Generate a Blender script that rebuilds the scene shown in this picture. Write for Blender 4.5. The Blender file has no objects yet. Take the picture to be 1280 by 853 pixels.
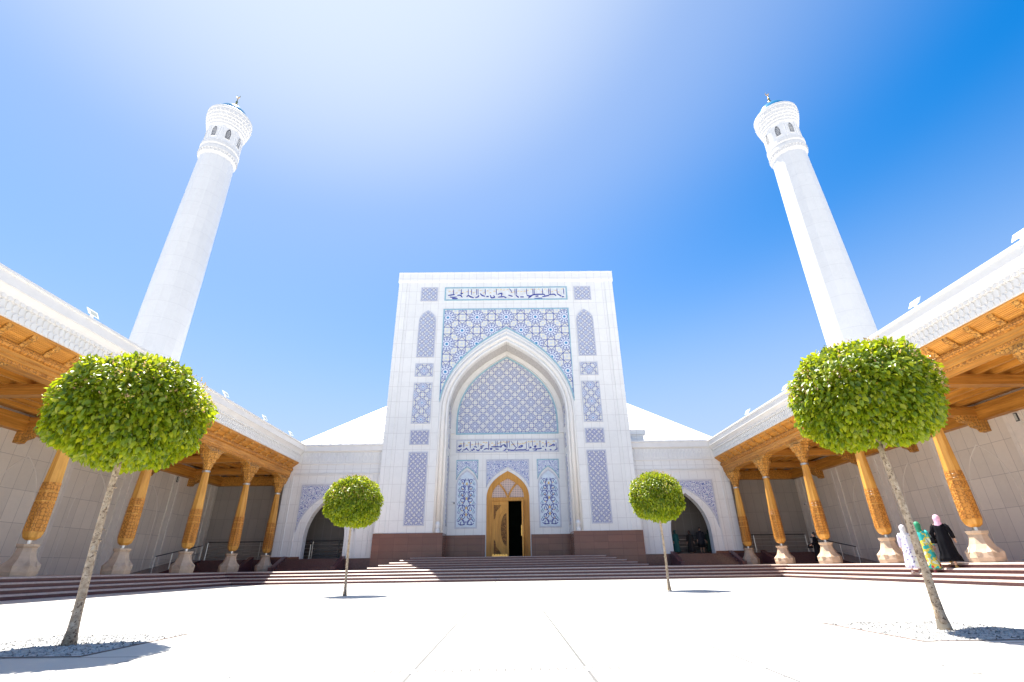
import bpy, bmesh, math, random
import numpy as np
from mathutils import Vector, Matrix
random.seed(7); rng = np.random.default_rng(7)
sc = bpy.context.scene
COL = sc.collection
PI = math.pi
rad = math.radians

# ------------------------------------------------------------------ helpers
def link(o): COL.objects.link(o); return o

def tag(o, label=None, cat=None, group=None, kind=None):
    if label: o['label'] = label
    if cat: o['category'] = cat
    if group: o['group'] = group
    if kind: o['kind'] = kind
    return o

def thing(name, label, cat, loc=(0, 0, 0), group=None):
    o = link(bpy.data.objects.new(name, None))
    o.location = loc; o.empty_display_size = 0.3
    return tag(o, label, cat, group)

def offset_of(p):
    v = Vector((0, 0, 0))
    while p is not None:
        v += p.location; p = p.parent
    return v

def obj(name, bm, mats, parent=None, smooth=False, recalc=True, angle=None):
    """world-space bmesh -> one mesh object (object space stays world space under its parent)"""
    if recalc: bmesh.ops.recalc_face_normals(bm, faces=bm.faces[:])
    me = bpy.data.meshes.new(name); bm.to_mesh(me); bm.free()
    if not isinstance(mats, (list, tuple)): mats = [mats]
    for m in mats: me.materials.append(m)
    if smooth:
        me.polygons.foreach_set('use_smooth', [True] * len(me.polygons))
        if angle: me.set_sharp_from_angle(angle=rad(angle))
    o = link(bpy.data.objects.new(name, me))
    if parent is not None:
        o.parent = parent; o.location = -offset_of(parent)
    return o

def structure(name, bm, mats, **k):
    return tag(obj(name, bm, mats, **k), kind='structure')

def B(): return bmesh.new()

def box(bm, x0, x1, y0, y1, z0, z1, mi=0):
    x0, x1 = min(x0, x1), max(x0, x1); y0, y1 = min(y0, y1), max(y0, y1); z0, z1 = min(z0, z1), max(z0, z1)
    v = [bm.verts.new(p) for p in ((x0,y0,z0),(x1,y0,z0),(x1,y1,z0),(x0,y1,z0),(x0,y0,z1),(x1,y0,z1),(x1,y1,z1),(x0,y1,z1))]
    for f in ((3,2,1,0),(4,5,6,7),(0,1,5,4),(1,2,6,5),(2,3,7,6),(3,0,4,7)):
        bm.faces.new([v[i] for i in f]).material_index = mi

def prism(bm, loop, fn, d0, d1, mi=0):
    a = [bm.verts.new(fn(u, v, d0)) for u, v in loop]
    b = [bm.verts.new(fn(u, v, d1)) for u, v in loop]
    n = len(loop)
    bm.faces.new(a).material_index = mi
    bm.faces.new(b[::-1]).material_index = mi
    for i in range(n):
        bm.faces.new((a[i], b[i], b[(i+1) % n], a[(i+1) % n])).material_index = mi

def XZ(u, v, d): return (u, d, v)            # loops drawn on a wall that faces the court
def XZs(s): return lambda u, v, d: (s*u, d, v)
def YZs(s): return lambda u, v, d: (s*d, u, v)   # loops on the side walls
def EXT(s): return lambda u, v, d: (s*u, d, v)   # section (x,z) run along y

def lathe(bm, prof, cx, cy, n, rot=0.0, mi=0):
    rings = []
    for r, z in prof:
        if r < 1e-6: rings.append([bm.verts.new((cx, cy, z))])
        else: rings.append([bm.verts.new((cx + r*math.cos(rot+2*PI*k/n), cy + r*math.sin(rot+2*PI*k/n), z)) for k in range(n)])
    for a, b in zip(rings, rings[1:]):
        for k in range(n):
            k2 = (k+1) % n
            if len(a) == 1 and len(b) == 1: continue
            if len(a) == 1: f = (a[0], b[k2], b[k])
            elif len(b) == 1: f = (a[k], a[k2], b[0])
            else: f = (a[k], a[k2], b[k2], b[k])
            bm.faces.new(f).material_index = mi
    for rg, fl in ((rings[0], True), (rings[-1], False)):
        if len(rg) > 1: bm.faces.new(rg[::-1] if fl else rg).material_index = mi

def tube(bm, pts, r, n=8, cap=True, mi=0):
    pts = [Vector(p) for p in pts]
    rr = r if isinstance(r, (list, tuple)) else [r]*len(pts)
    rings = []; up = Vector((0.13, 0.31, 0.94)).normalized()
    for i, p in enumerate(pts):
        t = (pts[min(i+1, len(pts)-1)] - pts[max(i-1, 0)]).normalized()
        a = t.cross(up)
        if a.length < 0.05: a = t.cross(Vector((1, 0, 0)))
        a.normalize(); b = t.cross(a)
        rings.append([bm.verts.new(p + rr[i]*(a*math.cos(2*PI*k/n) + b*math.sin(2*PI*k/n))) for k in range(n)])
    for a, b in zip(rings, rings[1:]):
        for k in range(n):
            bm.faces.new((a[k], a[(k+1) % n], b[(k+1) % n], b[k])).material_index = mi
    if cap:
        bm.faces.new(rings[0][::-1]).material_index = mi; bm.faces.new(rings[-1]).material_index = mi

def ribbon(bm, pts, w, fn, d0, d1, closed=False, mi=0):
    """flat strip of width w following pts on a wall plane, standing proud from d1 (wall) to d0 (face)"""
    P = [Vector((p[0], p[1])) for p in pts]; n = len(P)
    ww = w if isinstance(w, (list, tuple)) else [w]*n
    L, R = [], []
    for i in range(n):
        a = P[(i-1) % n] if (closed or i > 0) else P[i]
        b = P[(i+1) % n] if (closed or i < n-1) else P[i]
        t1 = (P[i]-a); t2 = (b-P[i])
        t1 = t1.normalized() if t1.length > 1e-9 else t2.normalized()
        t2 = t2.normalized() if t2.length > 1e-9 else t1
        t = (t1+t2); t = t.normalized() if t.length > 1e-6 else t1
        nrm = Vector((-t.y, t.x)); k = 1/max(0.45, abs(nrm.dot(Vector((-t1.y, t1.x)))))
        L.append(P[i] + nrm*ww[i]*0.5*k); R.append(P[i] - nrm*ww[i]*0.5*k)
    vs = [[bm.verts.new(fn(q[0], q[1], d)) for q in S] for S, d in ((L, d0), (R, d0), (L, d1), (R, d1))]
    rngi = range(n) if closed else range(n-1)
    for i in rngi:
        j = (i+1) % n
        for a, b in ((0, 1), (2, 0), (1, 3)):
            bm.faces.new((vs[a][i], vs[a][j], vs[b][j], vs[b][i])).material_index = mi
    if not closed:
        for i in (0, n-1):
            bm.faces.new((vs[0][i], vs[1][i], vs[3][i], vs[2][i])).material_index = mi

def arch_half(hw, zs, za, n=20):
    """pointed four-centred arch, from the springing (hw, zs) up to the apex (0, za)"""
    h = za - zs
    p = [(hw, zs), (hw, zs + .52*h), (.5*hw, za - .2*h), (0, za)]
    out = []
    for i in range(n+1):
        t = i/n; a, b, c, d = (1-t)**3, 3*t*(1-t)**2, 3*t*t*(1-t), t**3
        out.append((a*p[0][0]+b*p[1][0]+c*p[2][0]+d*p[3][0], a*p[0][1]+b*p[1][1]+c*p[2][1]+d*p[3][1]))
    return out
def arch_full(xc, hw, zs, za, zb=None, n=20):
    """left springing -> apex -> right springing (optionally down to zb)"""
    h = arch_half(hw, zs, za, n)
    L = [(xc - x, z) for x, z in h]; Rr = [(xc + x, z) for x, z in h[:-1]][::-1]
    pts = L + Rr
    if zb is not None: pts = [(xc-hw, zb)] + pts + [(xc+hw, zb)]
    return pts
def wall_with_arch(bm, x0, x1, z0, z1, xc, hw, zs, za, zb, fn, d0, d1, mi=0):
    h = arch_half(hw, zs, za)
    right = [(xc, z1), (xc, za)] + [(xc+x, z) for x, z in h[::-1][1:]] + [(xc+hw, zb)]
    left = [(xc, z1), (xc, za)] + [(xc-x, z) for x, z in h[::-1][1:]] + [(xc-hw, zb)]
    if zb > z0 + 1e-4:
        right += [(xc, zb), (xc, z0)]; left += [(xc, zb), (xc, z0)]
    else: pass
    right += [(x1, z0), (x1, z1)]; left += [(x0, z0), (x0, z1)]
    prism(bm, right, fn, d0, d1, mi); prism(bm, left, fn, d0, d1, mi)
def spandrel(bm, xc, hw_out, ztop, hw, zs, za, fn, d0, d1, cut=None, mi=0):
    """tile field above an arch, closed at the top by ztop and at the sides by hw_out"""
    h = [p for p in arch_half(hw, zs, za, 28)]
    hh = [(x, z) for x, z in h if x <= hw_out]
    # point where the curve meets the side line
    for (xa, zA), (xb, zB) in zip(h, h[1:]):
        if xa >= hw_out >= xb and xa != xb:
            t = (xa-hw_out)/(xa-xb); hh = [(hw_out, zA+(zB-zA)*t)] + [q for q in hh if q[0] < hw_out-1e-5]; break
    loopR = [(xc, ztop), (xc+hw_out, ztop)] + [(xc+x, z) for x, z in hh]
    loopL = [(xc, ztop), (xc-hw_out, ztop)] + [(xc-x, z) for x, z in hh]
    prism(bm, loopR, fn, d0, d1, mi); prism(bm, loopL, fn, d0, d1, mi)
    return [(xc-hw_out, ztop), (xc+hw_out, ztop)] + [(xc+x, z) for x, z in hh] + [(xc-x, z) for x, z in hh[::-1][1:]]

# ------------------------------------------------------------------ materials
class V:
    """a shader socket with arithmetic"""
    def __init__(s, nt, sock): s.nt, s.s = nt, sock
    def op(s, o, b=None, c=None):
        n = s.nt.nodes.new('ShaderNodeMath'); n.operation = o
        for i, x in enumerate((s, b, c)):
            if x is None: continue
            if isinstance(x, V): s.nt.links.new(x.s, n.inputs[i])
            else: n.inputs[i].default_value = x
        return V(s.nt, n.outputs[0])
    def __add__(s, b): return s.op('ADD', b)
    def __sub__(s, b): return s.op('SUBTRACT', b)
    def __mul__(s, b): return s.op('MULTIPLY', b)
    def __truediv__(s, b): return s.op('DIVIDE', b)
    def fr(s): return s.op('FRACT')
    def ab(s): return s.op('ABSOLUTE')
    def lt(s, b): return s.op('LESS_THAN', b)
    def gt(s, b): return s.op('GREATER_THAN', b)
    def mn(s, b): return s.op('MINIMUM', b)
    def mx(s, b): return s.op('MAXIMUM', b)
    def sq(s): return s.op('SQRT')
    def cos(s): return s.op('COSINE')
    def sin(s): return s.op('SINE')
    def at2(s, b): return s.op('ARCTAN2', b)

def newmat(name):
    m = bpy.data.materials.new(name); m.use_nodes = True
    nt = m.node_tree
    return m, nt, nt.nodes['Principled BSDF']
def coords(nt):
    t = nt.nodes.new('ShaderNodeTexCoord'); s = nt.nodes.new('ShaderNodeSeparateXYZ')
    nt.links.new(t.outputs['Object'], s.inputs[0])
    return t, [V(nt, s.outputs[i]) for i in range(3)]
def combine(nt, x, y, z):
    c = nt.nodes.new('ShaderNodeCombineXYZ')
    for i, q in enumerate((x, y, z)):
        if isinstance(q, V): nt.links.new(q.s, c.inputs[i])
        else: c.inputs[i].default_value = q
    return c.outputs[0]
def noise(nt, vec, scale, detail=4, rough=.6):
    n = nt.nodes.new('ShaderNodeTexNoise'); n.inputs['Scale'].default_value = scale
    n.inputs['Detail'].default_value = detail; n.inputs['Roughness'].default_value = rough
    if vec is not None: nt.links.new(vec, n.inputs['Vector'])
    return V(nt, n.outputs['Fac'])
def ramp(nt, fac, stops):
    r = nt.nodes.new('ShaderNodeValToRGB'); e = r.color_ramp.elements
    while len(e) < len(stops): e.new(.5)
    for k, (p, c) in enumerate(stops): e[k].position = p; e[k].color = (*c, 1)
    nt.links.new(fac.s, r.inputs[0]); return r.outputs[0]
def mixc(nt, fac, a, b):
    n = nt.nodes.new('ShaderNodeMix'); n.data_type = 'RGBA'
    if isinstance(fac, V): nt.links.new(fac.s, n.inputs[0])
    else: n.inputs[0].default_value = fac
    for i, q in ((6, a), (7, b)):
        if isinstance(q, tuple): n.inputs[i].default_value = (*q, 1)
        else: nt.links.new(q, n.inputs[i])
    return n.outputs[2]
def bump(nt, bs, h, strength=.3, dist=.02):
    b = nt.nodes.new('ShaderNodeBump'); b.inputs['Strength'].default_value = strength; b.inputs['Distance'].default_value = dist
    nt.links.new(h.s, b.inputs['Height']); nt.links.new(b.outputs[0], bs.inputs['Normal'])

def plain(name, c, rough=.5, var=.1, scale=3., metal=0, spec=.5, bmp=0., bscale=None):
    m, nt, bs = newmat(name); t, _ = coords(nt)
    n = noise(nt, t.outputs['Object'], scale)
    lo = tuple(max(0, x*(1-var)) for x in c); hi = tuple(min(1, x*(1+var)) for x in c)
    nt.links.new(ramp(nt, n, [(.3, lo), (.7, hi)]), bs.inputs['Base Color'])
    bs.inputs['Roughness'].default_value = rough; bs.inputs['Metallic'].default_value = metal
    bs.inputs['Specular IOR Level'].default_value = spec
    if bmp: bump(nt, bs, noise(nt, t.outputs['Object'], bscale or scale*6), bmp)
    return m

def panelled(name, c, axes, bw, bh, mortar, joint, rough=.35, var=.05, off=0., shift=(0, 0), slabvar=.04, spec=.4):
    """stone cladding cut in slabs of bw x bh, thin joints, every slab slightly different, faint veins"""
    m, nt, bs = newmat(name); t, X = coords(nt)
    u = X[axes[0]] + (100.*bw + shift[0]); v = X[axes[1]] + (100.*bh + shift[1])
    vec = combine(nt, u, v, 0.)
    br = nt.nodes.new('ShaderNodeTexBrick'); nt.links.new(vec, br.inputs['Vector'])
    br.offset = off; br.inputs['Scale'].default_value = 1; br.inputs['Mortar Size'].default_value = mortar
    br.inputs['Mortar Smooth'].default_value = 0; br.inputs['Brick Width'].default_value = bw; br.inputs['Row Height'].default_value = bh
    br.inputs['Bias'].default_value = 0
    br.inputs['Color1'].default_value = (*[x*(1-slabvar) for x in c], 1); br.inputs['Color2'].default_value = (*[min(1, x*(1+slabvar)) for x in c], 1)
    br.inputs['Mortar'].default_value = (*joint, 1)
    n = noise(nt, t.outputs['Object'], 1.3, 8, .65)
    k = mixc(nt, n, tuple([1-var]*3), (1., 1., 1.))
    st_ = noise(nt, combine(nt, X[0]*3.1, X[1]*3.1, X[2]*.22), 1., 5, .6)
    k = mixc(nt, ((st_-.55)*3.).mx(0.).mn(1.)*.14, k, (.70, .68, .64))
    vn = noise(nt, t.outputs['Object'], .55, 9, .72)
    k = mixc(nt, ((vn-.5).ab()*-22. + 1.).mx(0.)*.10, k, (.62, .62, .64))
    mm = nt.nodes.new('ShaderNodeMix'); mm.data_type = 'RGBA'; mm.blend_type = 'MULTIPLY'; mm.inputs[0].default_value = 1
    nt.links.new(br.outputs['Color'], mm.inputs[6]); nt.links.new(k, mm.inputs[7])
    nt.links.new(mm.outputs[2], bs.inputs['Base Color'])
    bs.inputs['Roughness'].default_value = rough; bs.inputs['Specular IOR Level'].default_value = spec
    f = V(nt, br.outputs['Fac']); bump(nt, bs, (f*-1.) + 1., .4, .008)
    return m

def wood(name, dark, light, stretch, rough=.45, carved=0, cs=9.):
    m, nt, bs = newmat(name); t, X = coords(nt)
    vec = combine(nt, X[0]*stretch[0], X[1]*stretch[1], X[2]*stretch[2])
    n = noise(nt, vec, 1., 6, .65); n2 = noise(nt, t.outputs['Object'], .7, 3)
    oi = nt.nodes.new('ShaderNodeObjectInfo'); f = n*.72 + n2*.22 + (V(nt, oi.outputs['Random'])*.10 - .02)
    c = ramp(nt, f, [(.32, dark), (.62, light)])
    if carved:
        vo = nt.nodes.new('ShaderNodeTexVoronoi'); vo.feature = 'DISTANCE_TO_EDGE'; vo.inputs['Scale'].default_value = cs
        nt.links.new(t.outputs['Object'], vo.inputs['Vector'])
        vs = nt.nodes.new('ShaderNodeTexVoronoi'); vs.feature = 'F1'; vs.inputs['Scale'].default_value = cs; vs.inputs['Randomness'].default_value = vo.inputs['Randomness'].default_value = .25
        nt.links.new(t.outputs['Object'], vs.inputs['Vector'])
        d = V(nt, vo.outputs['Distance']); d1 = V(nt, vs.outputs['Distance'])
        ringy = (d1*19.).sin()*.5 + .5
        h = (d*5.).mn(1.)*.6 + ringy*.4
        g = h.lt(.34)
        c = mixc(nt, g*carved, c, tuple(x*.28 for x in dark))
        bump(nt, bs, h, .8, .03)
    else:
        bump(nt, bs, n, .25, .01)
    nt.links.new(c, bs.inputs['Base Color']); bs.inputs['Roughness'].default_value = rough
    bs.inputs['Specular IOR Level'].default_value = .35
    return m

NAVY = (.065, .09, .32); LAV = (.60, .63, .685); CREAM = (.80, .76, .58); TURQ = (.0, .2, .45); PALE = (.70, .735, .79); TEAL = (.28, .45, .54)
def girih(name, P, axes=(0, 2), base=LAV, cream=CREAM, cx=0., cz=0., lw=.03, dot=TURQ, star=PALE):
    """glazed mosaic: twelve-point stars on a centred square lattice of period P, strapwork lines and cream cells between"""
    m, nt, bs = newmat(name); t, X = coords(nt)
    u = ((X[axes[0]].ab() if axes[0] == 0 and cx > 1 else X[axes[0]]) - cx)/P; v = (X[axes[1]] - cz)/P
    ax, az = (u+100.5).fr()-.5, (v+100.5).fr()-.5
    bx, bz = (u+100.).fr()-.5, (v+100.).fr()-.5
    ra, rb = (ax*ax+az*az).sq(), (bx*bx+bz*bz).sq()
    s = ra.lt(rb); q = (s*-1.)+1.
    px, pz = ax*s+bx*q, az*s+bz*q
    r = ra.mn(rb); th = pz.at2(px)
    tri = (((th*(12/(2*PI)))+50.).fr()-.5).ab()*2.
    tri2 = (((th*(12/(2*PI)))+50.5).fr()-.5).ab()*2.
    inner = (r - (tri*.03+.095)).ab().lt(lw*.42)
    beads = ((r-.175).ab().lt(.022))*(tri.gt(.45))
    outer = (r - (tri2*.05+.215)).ab().lt(lw*.42)
    far = r.gt(.25)
    def fam(k, c, s_, f0=.5):
        return ((((u*c+v*s_)*k+50.+f0).fr()-.5).ab()).lt(lw*k*.36)
    q2 = math.sqrt(.5)
    lines = fam(4., 1., 0., 0.).mx(fam(4., 0., 1., 0.)).mx(fam(4*q2*1., q2, q2, 0.)).mx(fam(4*q2, q2, -q2, 0.))
    lines = lines*far
    cell = (((u*(8*PI)).cos()*(v*(8*PI)).cos()).ab().lt(.32))*((((u*(4*PI)+v*(4*PI))).cos().ab()).gt(.25))*r.gt(.24)
    c = mixc(nt, cell, base, cream)
    c = mixc(nt, r.lt(.19), c, star)
    c = mixc(nt, beads.mx(outer).mx(lines).mx(inner), c, NAVY)
    c = mixc(nt, r.lt(.045), c, dot)
    n = noise(nt, t.outputs['Object'], 2., 3)
    c2 = mixc(nt, n*.20, c, (.58, .60, .66))
    nt.links.new(c2, bs.inputs['Base Color']); bs.inputs['Roughness'].default_value = .22
    return m
def floral(name, scale, base=PALE, axes=(0, 2)):
    """majolica field of small scrolls and blossoms"""
    m, nt, bs = newmat(name); t, X = coords(nt)
    vec = combine(nt, X[axes[0]], X[axes[1]], 0.)
    vo = nt.nodes.new('ShaderNodeTexVoronoi'); vo.feature = 'F1'; vo.inputs['Scale'].default_value = scale; nt.links.new(vec, vo.inputs['Vector'])
    vo.inputs['Randomness'].default_value = .75
    d = V(nt, vo.outputs['Distance'])
    n = noise(nt, vec, scale*1.6, 2)
    w = ((d*17.+n*7.).sin())
    c = mixc(nt, w.gt(.52), base, (.10, .13, .40))
    c = mixc(nt, d.lt(.16), c, CREAM)
    c = mixc(nt, n.gt(.64), c, (.30, .52, .60))
    nt.links.new(c, bs.inputs['Base Color']); bs.inputs['Roughness'].default_value = .25
    return m

M = {}
M['marble'] = panelled('white_marble_front', (.81, .80, .775), (0, 2), .62, 1.2, .012, (.62, .60, .58), .3, slabvar=.02)
M['marble_side'] = panelled('white_marble_side', (.78, .72, .635), (1, 2), .62, 1.38, .009, (.47, .43, .39), .34, slabvar=.05)
M['marble_deep_shade'] = panelled('white_marble_deep_shade', (.16, .147, .135), (0, 2), .62, 1.38, .012, (.22, .21, .20), .34, slabvar=.05)  # white marble with the corridor's deep shade put into its colour
M['marble_half_shade'] = panelled('white_marble_half_shade', (.42, .385, .35), (0, 2), .62, 1.38, .009, (.26, .24, .22), .34, slabvar=.05)  # same marble, the arcade end's milder shade put into its colour
M['white'] = plain('white_carved_stone', (.74, .73, .715), .45, .04, 2.)
M['white_grey'] = plain('muted_white_stone', (.64, .63, .615), .5, .06, 4.)  # evenly darker than the carved white stone so the minaret tiers show
M['white_relief'] = plain('white_relief_stone', (.78, .76, .74), .5, .08, 7., bmp=.5, bscale=14)
M['soffit'] = floral('shade_grey_soffit', 5., (.66, .64, .62))
# soffit: carved stone rather than tile, its shade put into the grey
nt_ = M['soffit'].node_tree
M['soffit'] = plain('carved_shade_grey_soffit', (.58, .56, .54), .6, .22, 9., bmp=.9, bscale=11)
M['granite'] = panelled('red_granite', (.22, .085, .055), (0, 2), .95, .42, .008, (.13, .05, .04), .22, .28, slabvar=.12, spec=.5)
M['granite_plain'] = plain('red_granite_slab', (.12, .052, .048), .22, .22, 14.)
M['tread'] = plain('flamed_granite_tread', (.46, .36, .31), .5, .15, 9.)
M['tread_brown'] = plain('brown_granite_tread', (.36, .235, .19), .5, .15, 9.)
M['step_brown'] = plain('brown_granite_riser', (.20, .095, .075), .4, .15, 9.)
M['terrace'] = plain('honed_granite_paving', (.42, .34, .30), .45, .15, 5.)
M['nose'] = plain('granite_riser', (.11, .040, .044), .35, .18, 9.)
M['paving'] = panelled('pale_marble_paving', (.56, .54, .50), (0, 1), 1.3, 1.3, .013, (.15, .146, .14), .5, .06, slabvar=.05, shift=(.65, 0))
M['wood'] = wood('honey_pine_beam', (.32, .122, .016), (.70, .325, .058), (9, .5, 9))
M['wood_x'] = wood('honey_pine_joist', (.29, .108, .014), (.62, .28, .052), (.5, 9, 9))
M['wood_z'] = wood('honey_pine_shaft', (.42, .175, .026), (.74, .38, .078), (7, 7, .5))
M['carved'] = wood('carved_honey_wood', (.37, .15, .022), (.71, .345, .07), (6, 6, 1.), .45, .65, 7.)
M['carved_fine'] = wood('carved_wood_band', (.34, .12, .014), (.68, .29, .048), (6, 6, 1.), .45, .5, 8.)
M['door'] = wood('oak_door', (.42, .17, .024), (.68, .33, .06), (9, 9, .6))
M['door_carved'] = wood('carved_oak', (.26, .10, .017), (.50, .23, .045), (6, 6, 1.), .45, .9, 11.)
M['stone'] = plain('pink_sandstone', (.50, .37, .26), .6, .16, 3.2, bmp=.15)
M['steel'] = plain('brushed_steel', (.62, .61, .58), .28, .05, 9., metal=1)
M['darkmetal'] = plain('dark_painted_metal', (.03, .03, .032), .4, .1, 9.)
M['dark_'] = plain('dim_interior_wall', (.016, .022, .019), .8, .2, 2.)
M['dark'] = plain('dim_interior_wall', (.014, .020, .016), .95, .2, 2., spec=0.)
M['glass_dark'] = plain('dark_window_void', (.04, .04, .05), .3, .1, 3.)
M['turq'] = plain('turquoise_dome_tile', (.0, .17, .36), .18, .15, 5., spec=.8)
M['gold'] = plain('gilded_metal', (.85, .50, .14), .25, .08, 8., metal=1)
M['lampwhite'] = plain('white_powder_coat', (.80, .80, .80), .35, .02, 9.)
M['lampglass'] = plain('frosted_lamp_glass', (.52, .54, .50), .12, .08, 30.)
M['pilaster'] = plain('pilaster_stone', (.80, .75, .68), .4, .06, 3.)
M['lampglass2'] = plain('grey_reflector_glass', (.34, .36, .32), .2, .1, 30.)
M['rope'] = plain('cream_rope_moulding', (.78, .75, .71), .5, .10, 30., bmp=.8, bscale=22)
M['roof'] = plain('white_standing_seam', (.60, .60, .595), .35, .02, 1.)
M['girih_big'] = girih('star_mosaic', 2.37, cx=0., cz=19.10)
M['girih_mid'] = girih('dense_star_mosaic', 1.26, cx=0., cz=10.6, base=(.57, .59, .635), lw=.034, cream=(.78, .76, .64), dot=(.68, .69, .71), star=(.56, .59, .66))
M['girih_two'] = girih('paired_star_mosaic', .68, cx=6.375, cz=10.85, lw=.042)
M['girih_small'] = girih('narrow_star_mosaic', 1.28, cx=6.375, cz=11.89, lw=.034)
M['girih_fine'] = girih('fine_star_mosaic', .66, cx=6.375, cz=3.6, base=(.54, .545, .63), lw=.045, dot=CREAM, star=(.56, .57, .65))
M['floral'] = floral('scroll_majolica', 7.5)
M['floral_dark'] = floral('blue_scroll_majolica', 6.5, (.66, .67, .73))
M['panel_pale'] = plain('pale_blue_majolica', (.64, .72, .80), .25, .1, 3.)
M['script_ground'] = plain('ivory_majolica', (.70, .71, .70), .28, .12, 4.)
M['navy'] = plain('cobalt_glaze', (.04, .055, .30), .25, .12, 6.)
M['teal'] = plain('teal_glaze', TEAL, .25, .12, 6.)
M['creamglaze'] = plain('ochre_glaze', (.72, .52, .20), .3, .12, 6.)
M['lavtrim'] = plain('lavender_glaze', (.52, .53, .60), .3, .1, 6.)

def leafmat():
    m, nt, bs = newmat('maple_leaf')
    a = nt.nodes.new('ShaderNodeAttribute'); a.attribute_name = 'tone'
    f = V(nt, a.outputs['Fac'])
    c = ramp(nt, f, [(0., (.035, .085, .005)), (.5, (.145, .225, .008)), (.9, (.32, .35, .02)), (1., (.50, .28, .20))])
    ct = ramp(nt, f, [(0., (.25, .36, .006)), (.9, (.54, .58, .012)), (1., (.6, .36, .20))])
    nt.links.new(c, bs.inputs['Base Color']); bs.inputs['Roughness'].default_value = .36; bs.inputs['Specular IOR Level'].default_value = .55
    tr = nt.nodes.new('ShaderNodeBsdfTranslucent'); nt.links.new(ct, tr.inputs['Color'])
    mx = nt.nodes.new('ShaderNodeMixShader'); mx.inputs[0].default_value = .42
    nt.links.new(bs.outputs[0], mx.inputs[1]); nt.links.new(tr.outputs[0], mx.inputs[2])
    nt.links.new(mx.outputs[0], nt.nodes['Material Output'].inputs['Surface'])
    return m
M['leaf'] = leafmat()
def barkmat():
    m, nt, bs = newmat('spotted_bark'); t, X = coords(nt)
    vec = combine(nt, X[0]*16., X[1]*16., X[2]*16.)
    n = noise(nt, vec, 1.1, 6, .7); n2 = noise(nt, vec, 2.3, 4, .6); n3 = noise(nt, t.outputs['Object'], 3., 3)
    c = ramp(nt, n, [(.34, (.23, .165, .11)), (.5, (.40, .305, .21)), (.68, (.55, .45, .34))])
    c = mixc(nt, n2.gt(.585), c, (.13, .085, .055))
    c = mixc(nt, n3.gt(.62), c, (.42, .36, .28))
    nt.links.new(c, bs.inputs['Base Color']); bs.inputs['Roughness'].default_value = .8
    bump(nt, bs, n, .6, .02)
    return m
M['bark'] = barkmat()
def gravelmat():
    m, nt, bs = newmat('white_gravel'); t, X = coords(nt)
    vo = nt.nodes.new('ShaderNodeTexVoronoi'); vo.inputs['Scale'].default_value = 30.; nt.links.new(t.outputs['Object'], vo.inputs['Vector'])
    s = nt.nodes.new('ShaderNodeSeparateColor'); nt.links.new(vo.outputs['Color'], s.inputs[0])
    c = ramp(nt, V(nt, s.outputs[0]), [(0., (.09, .088, .085)), (.3, (.30, .295, .285)), (1., (.50, .49, .47))])
    nt.links.new(c, bs.inputs['Base Color']); bs.inputs['Roughness'].default_value = .8
    return m
M['gravel'] = gravelmat()
def latticemat(name, k, a, b, axes=(0, 2)):
    m, nt, bs = newmat(name); t, X = coords(nt)
    u, v = X[axes[0]]*k, X[axes[1]]*k
    h = ((u+100.).fr()-.5).ab().gt(.30); g = ((v+100.).fr()-.5).ab().gt(.30)
    c = mixc(nt, h.mx(g), a, b)
    nt.links.new(c, bs.inputs['Base Color']); bs.inputs['Roughness'].default_value = .4
    return m
M['lattice'] = latticemat('pink_lattice_glazing', 8., (.30, .22, .20), (.66, .50, .42))

# ------------------------------------------------------------------ ground, terrace and stairs (the setting)
T = .61; RISE = .1525
bm = B(); s = 400
vs = [bm.verts.new(p) for p in ((-s, -s, 0), (s, -s, 0), (s, s, 0), (-s, s, 0))]; bm.faces.new(vs)
structure('ground', bm, M['paving'])

# four broad steps round three sides of the court, with the terrace behind them
bm = B()
for k in range(4):
    z0, z1 = k*RISE, (k+1)*RISE
    x = 14.4 + .3*k; y = 28.0 + .3*k
    xi, yi = (x + .3, y + .3) if k < 3 else (x + .5, y + .5)
    for sg in (-1, 1):
        box(bm, sg*x, sg*xi, 2., yi, -.02 if k == 0 else z0-.1, z1 - .056, 1)       # risers
        prism(bm, [(x-.025, z1-.055), (x-.02, z1-.04), (x+.025, z1), (xi, z1), (xi, z1-.055)], EXT(sg), 2., yi, 0)     # treads with a chamfered nosing
    box(bm, -x, x, y, yi, -.02 if k == 0 else z0-.1, z1 - .056, 1)
    prism(bm, [(y-.025, z1-.055), (y-.02, z1-.04), (y+.025, z1), (yi, z1), (yi, z1-.055)], lambda u, v, d: (d, u, v), -x+.03, x-.03, 0)
structure('steps', bm, [M['tread'], M['nose']])
bm = B()
for sg in (-1, 1): box(bm, sg*15.8, sg*22.6, 2., 29.4, .0, T)
box(bm, -22.6, 22.6, 29.4, 39., .0, T)
structure('terrace', bm, M['terrace'])

LZ = 1.33
def landing_side(sg):
    bm = B()
    box(bm, sg*9.06, sg*22.1, 35.24, 38.0, T-.05, LZ)
    structure('landing', bm, M['granite_plain'])
    bm = B()                                                     # stairs up to the arch and from the arcade
    for k in range(5):
        z1 = T + (k+1)*(LZ-T)/5
        y = 33.75 + .3*k
        box(bm, sg*11.2, sg*14.85, y, 35.24 if k < 4 else 35.23, T-.02, z1 - .002*k)
        box(bm, sg*17.3, sg*20.35, y, 35.235, T-.02, z1 - .002*k)
    structure('stairs', bm, M['granite_plain'])
    bm = B()
    for xa, xb in ((10.92, 11.2), (14.85, 15.13), (17.02, 17.3)):
        prism(bm, [(33.45, T-.02), (33.45, .84), (33.75, .86), (35.28, 1.49), (35.28, T-.02)], YZs(sg), xa, xb)
    structure('stair_cheeks', bm, M['nose'])
    bm = B()
    prism(bm, [(31.2, T-.02), (31.2, T+.01), (35.26, LZ), (35.26, T-.02)], YZs(sg), 20.5, 22.1)
    structure('ramp', bm, M['granite_plain'])
for sg in (-1, 1): landing_side(sg)
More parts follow.
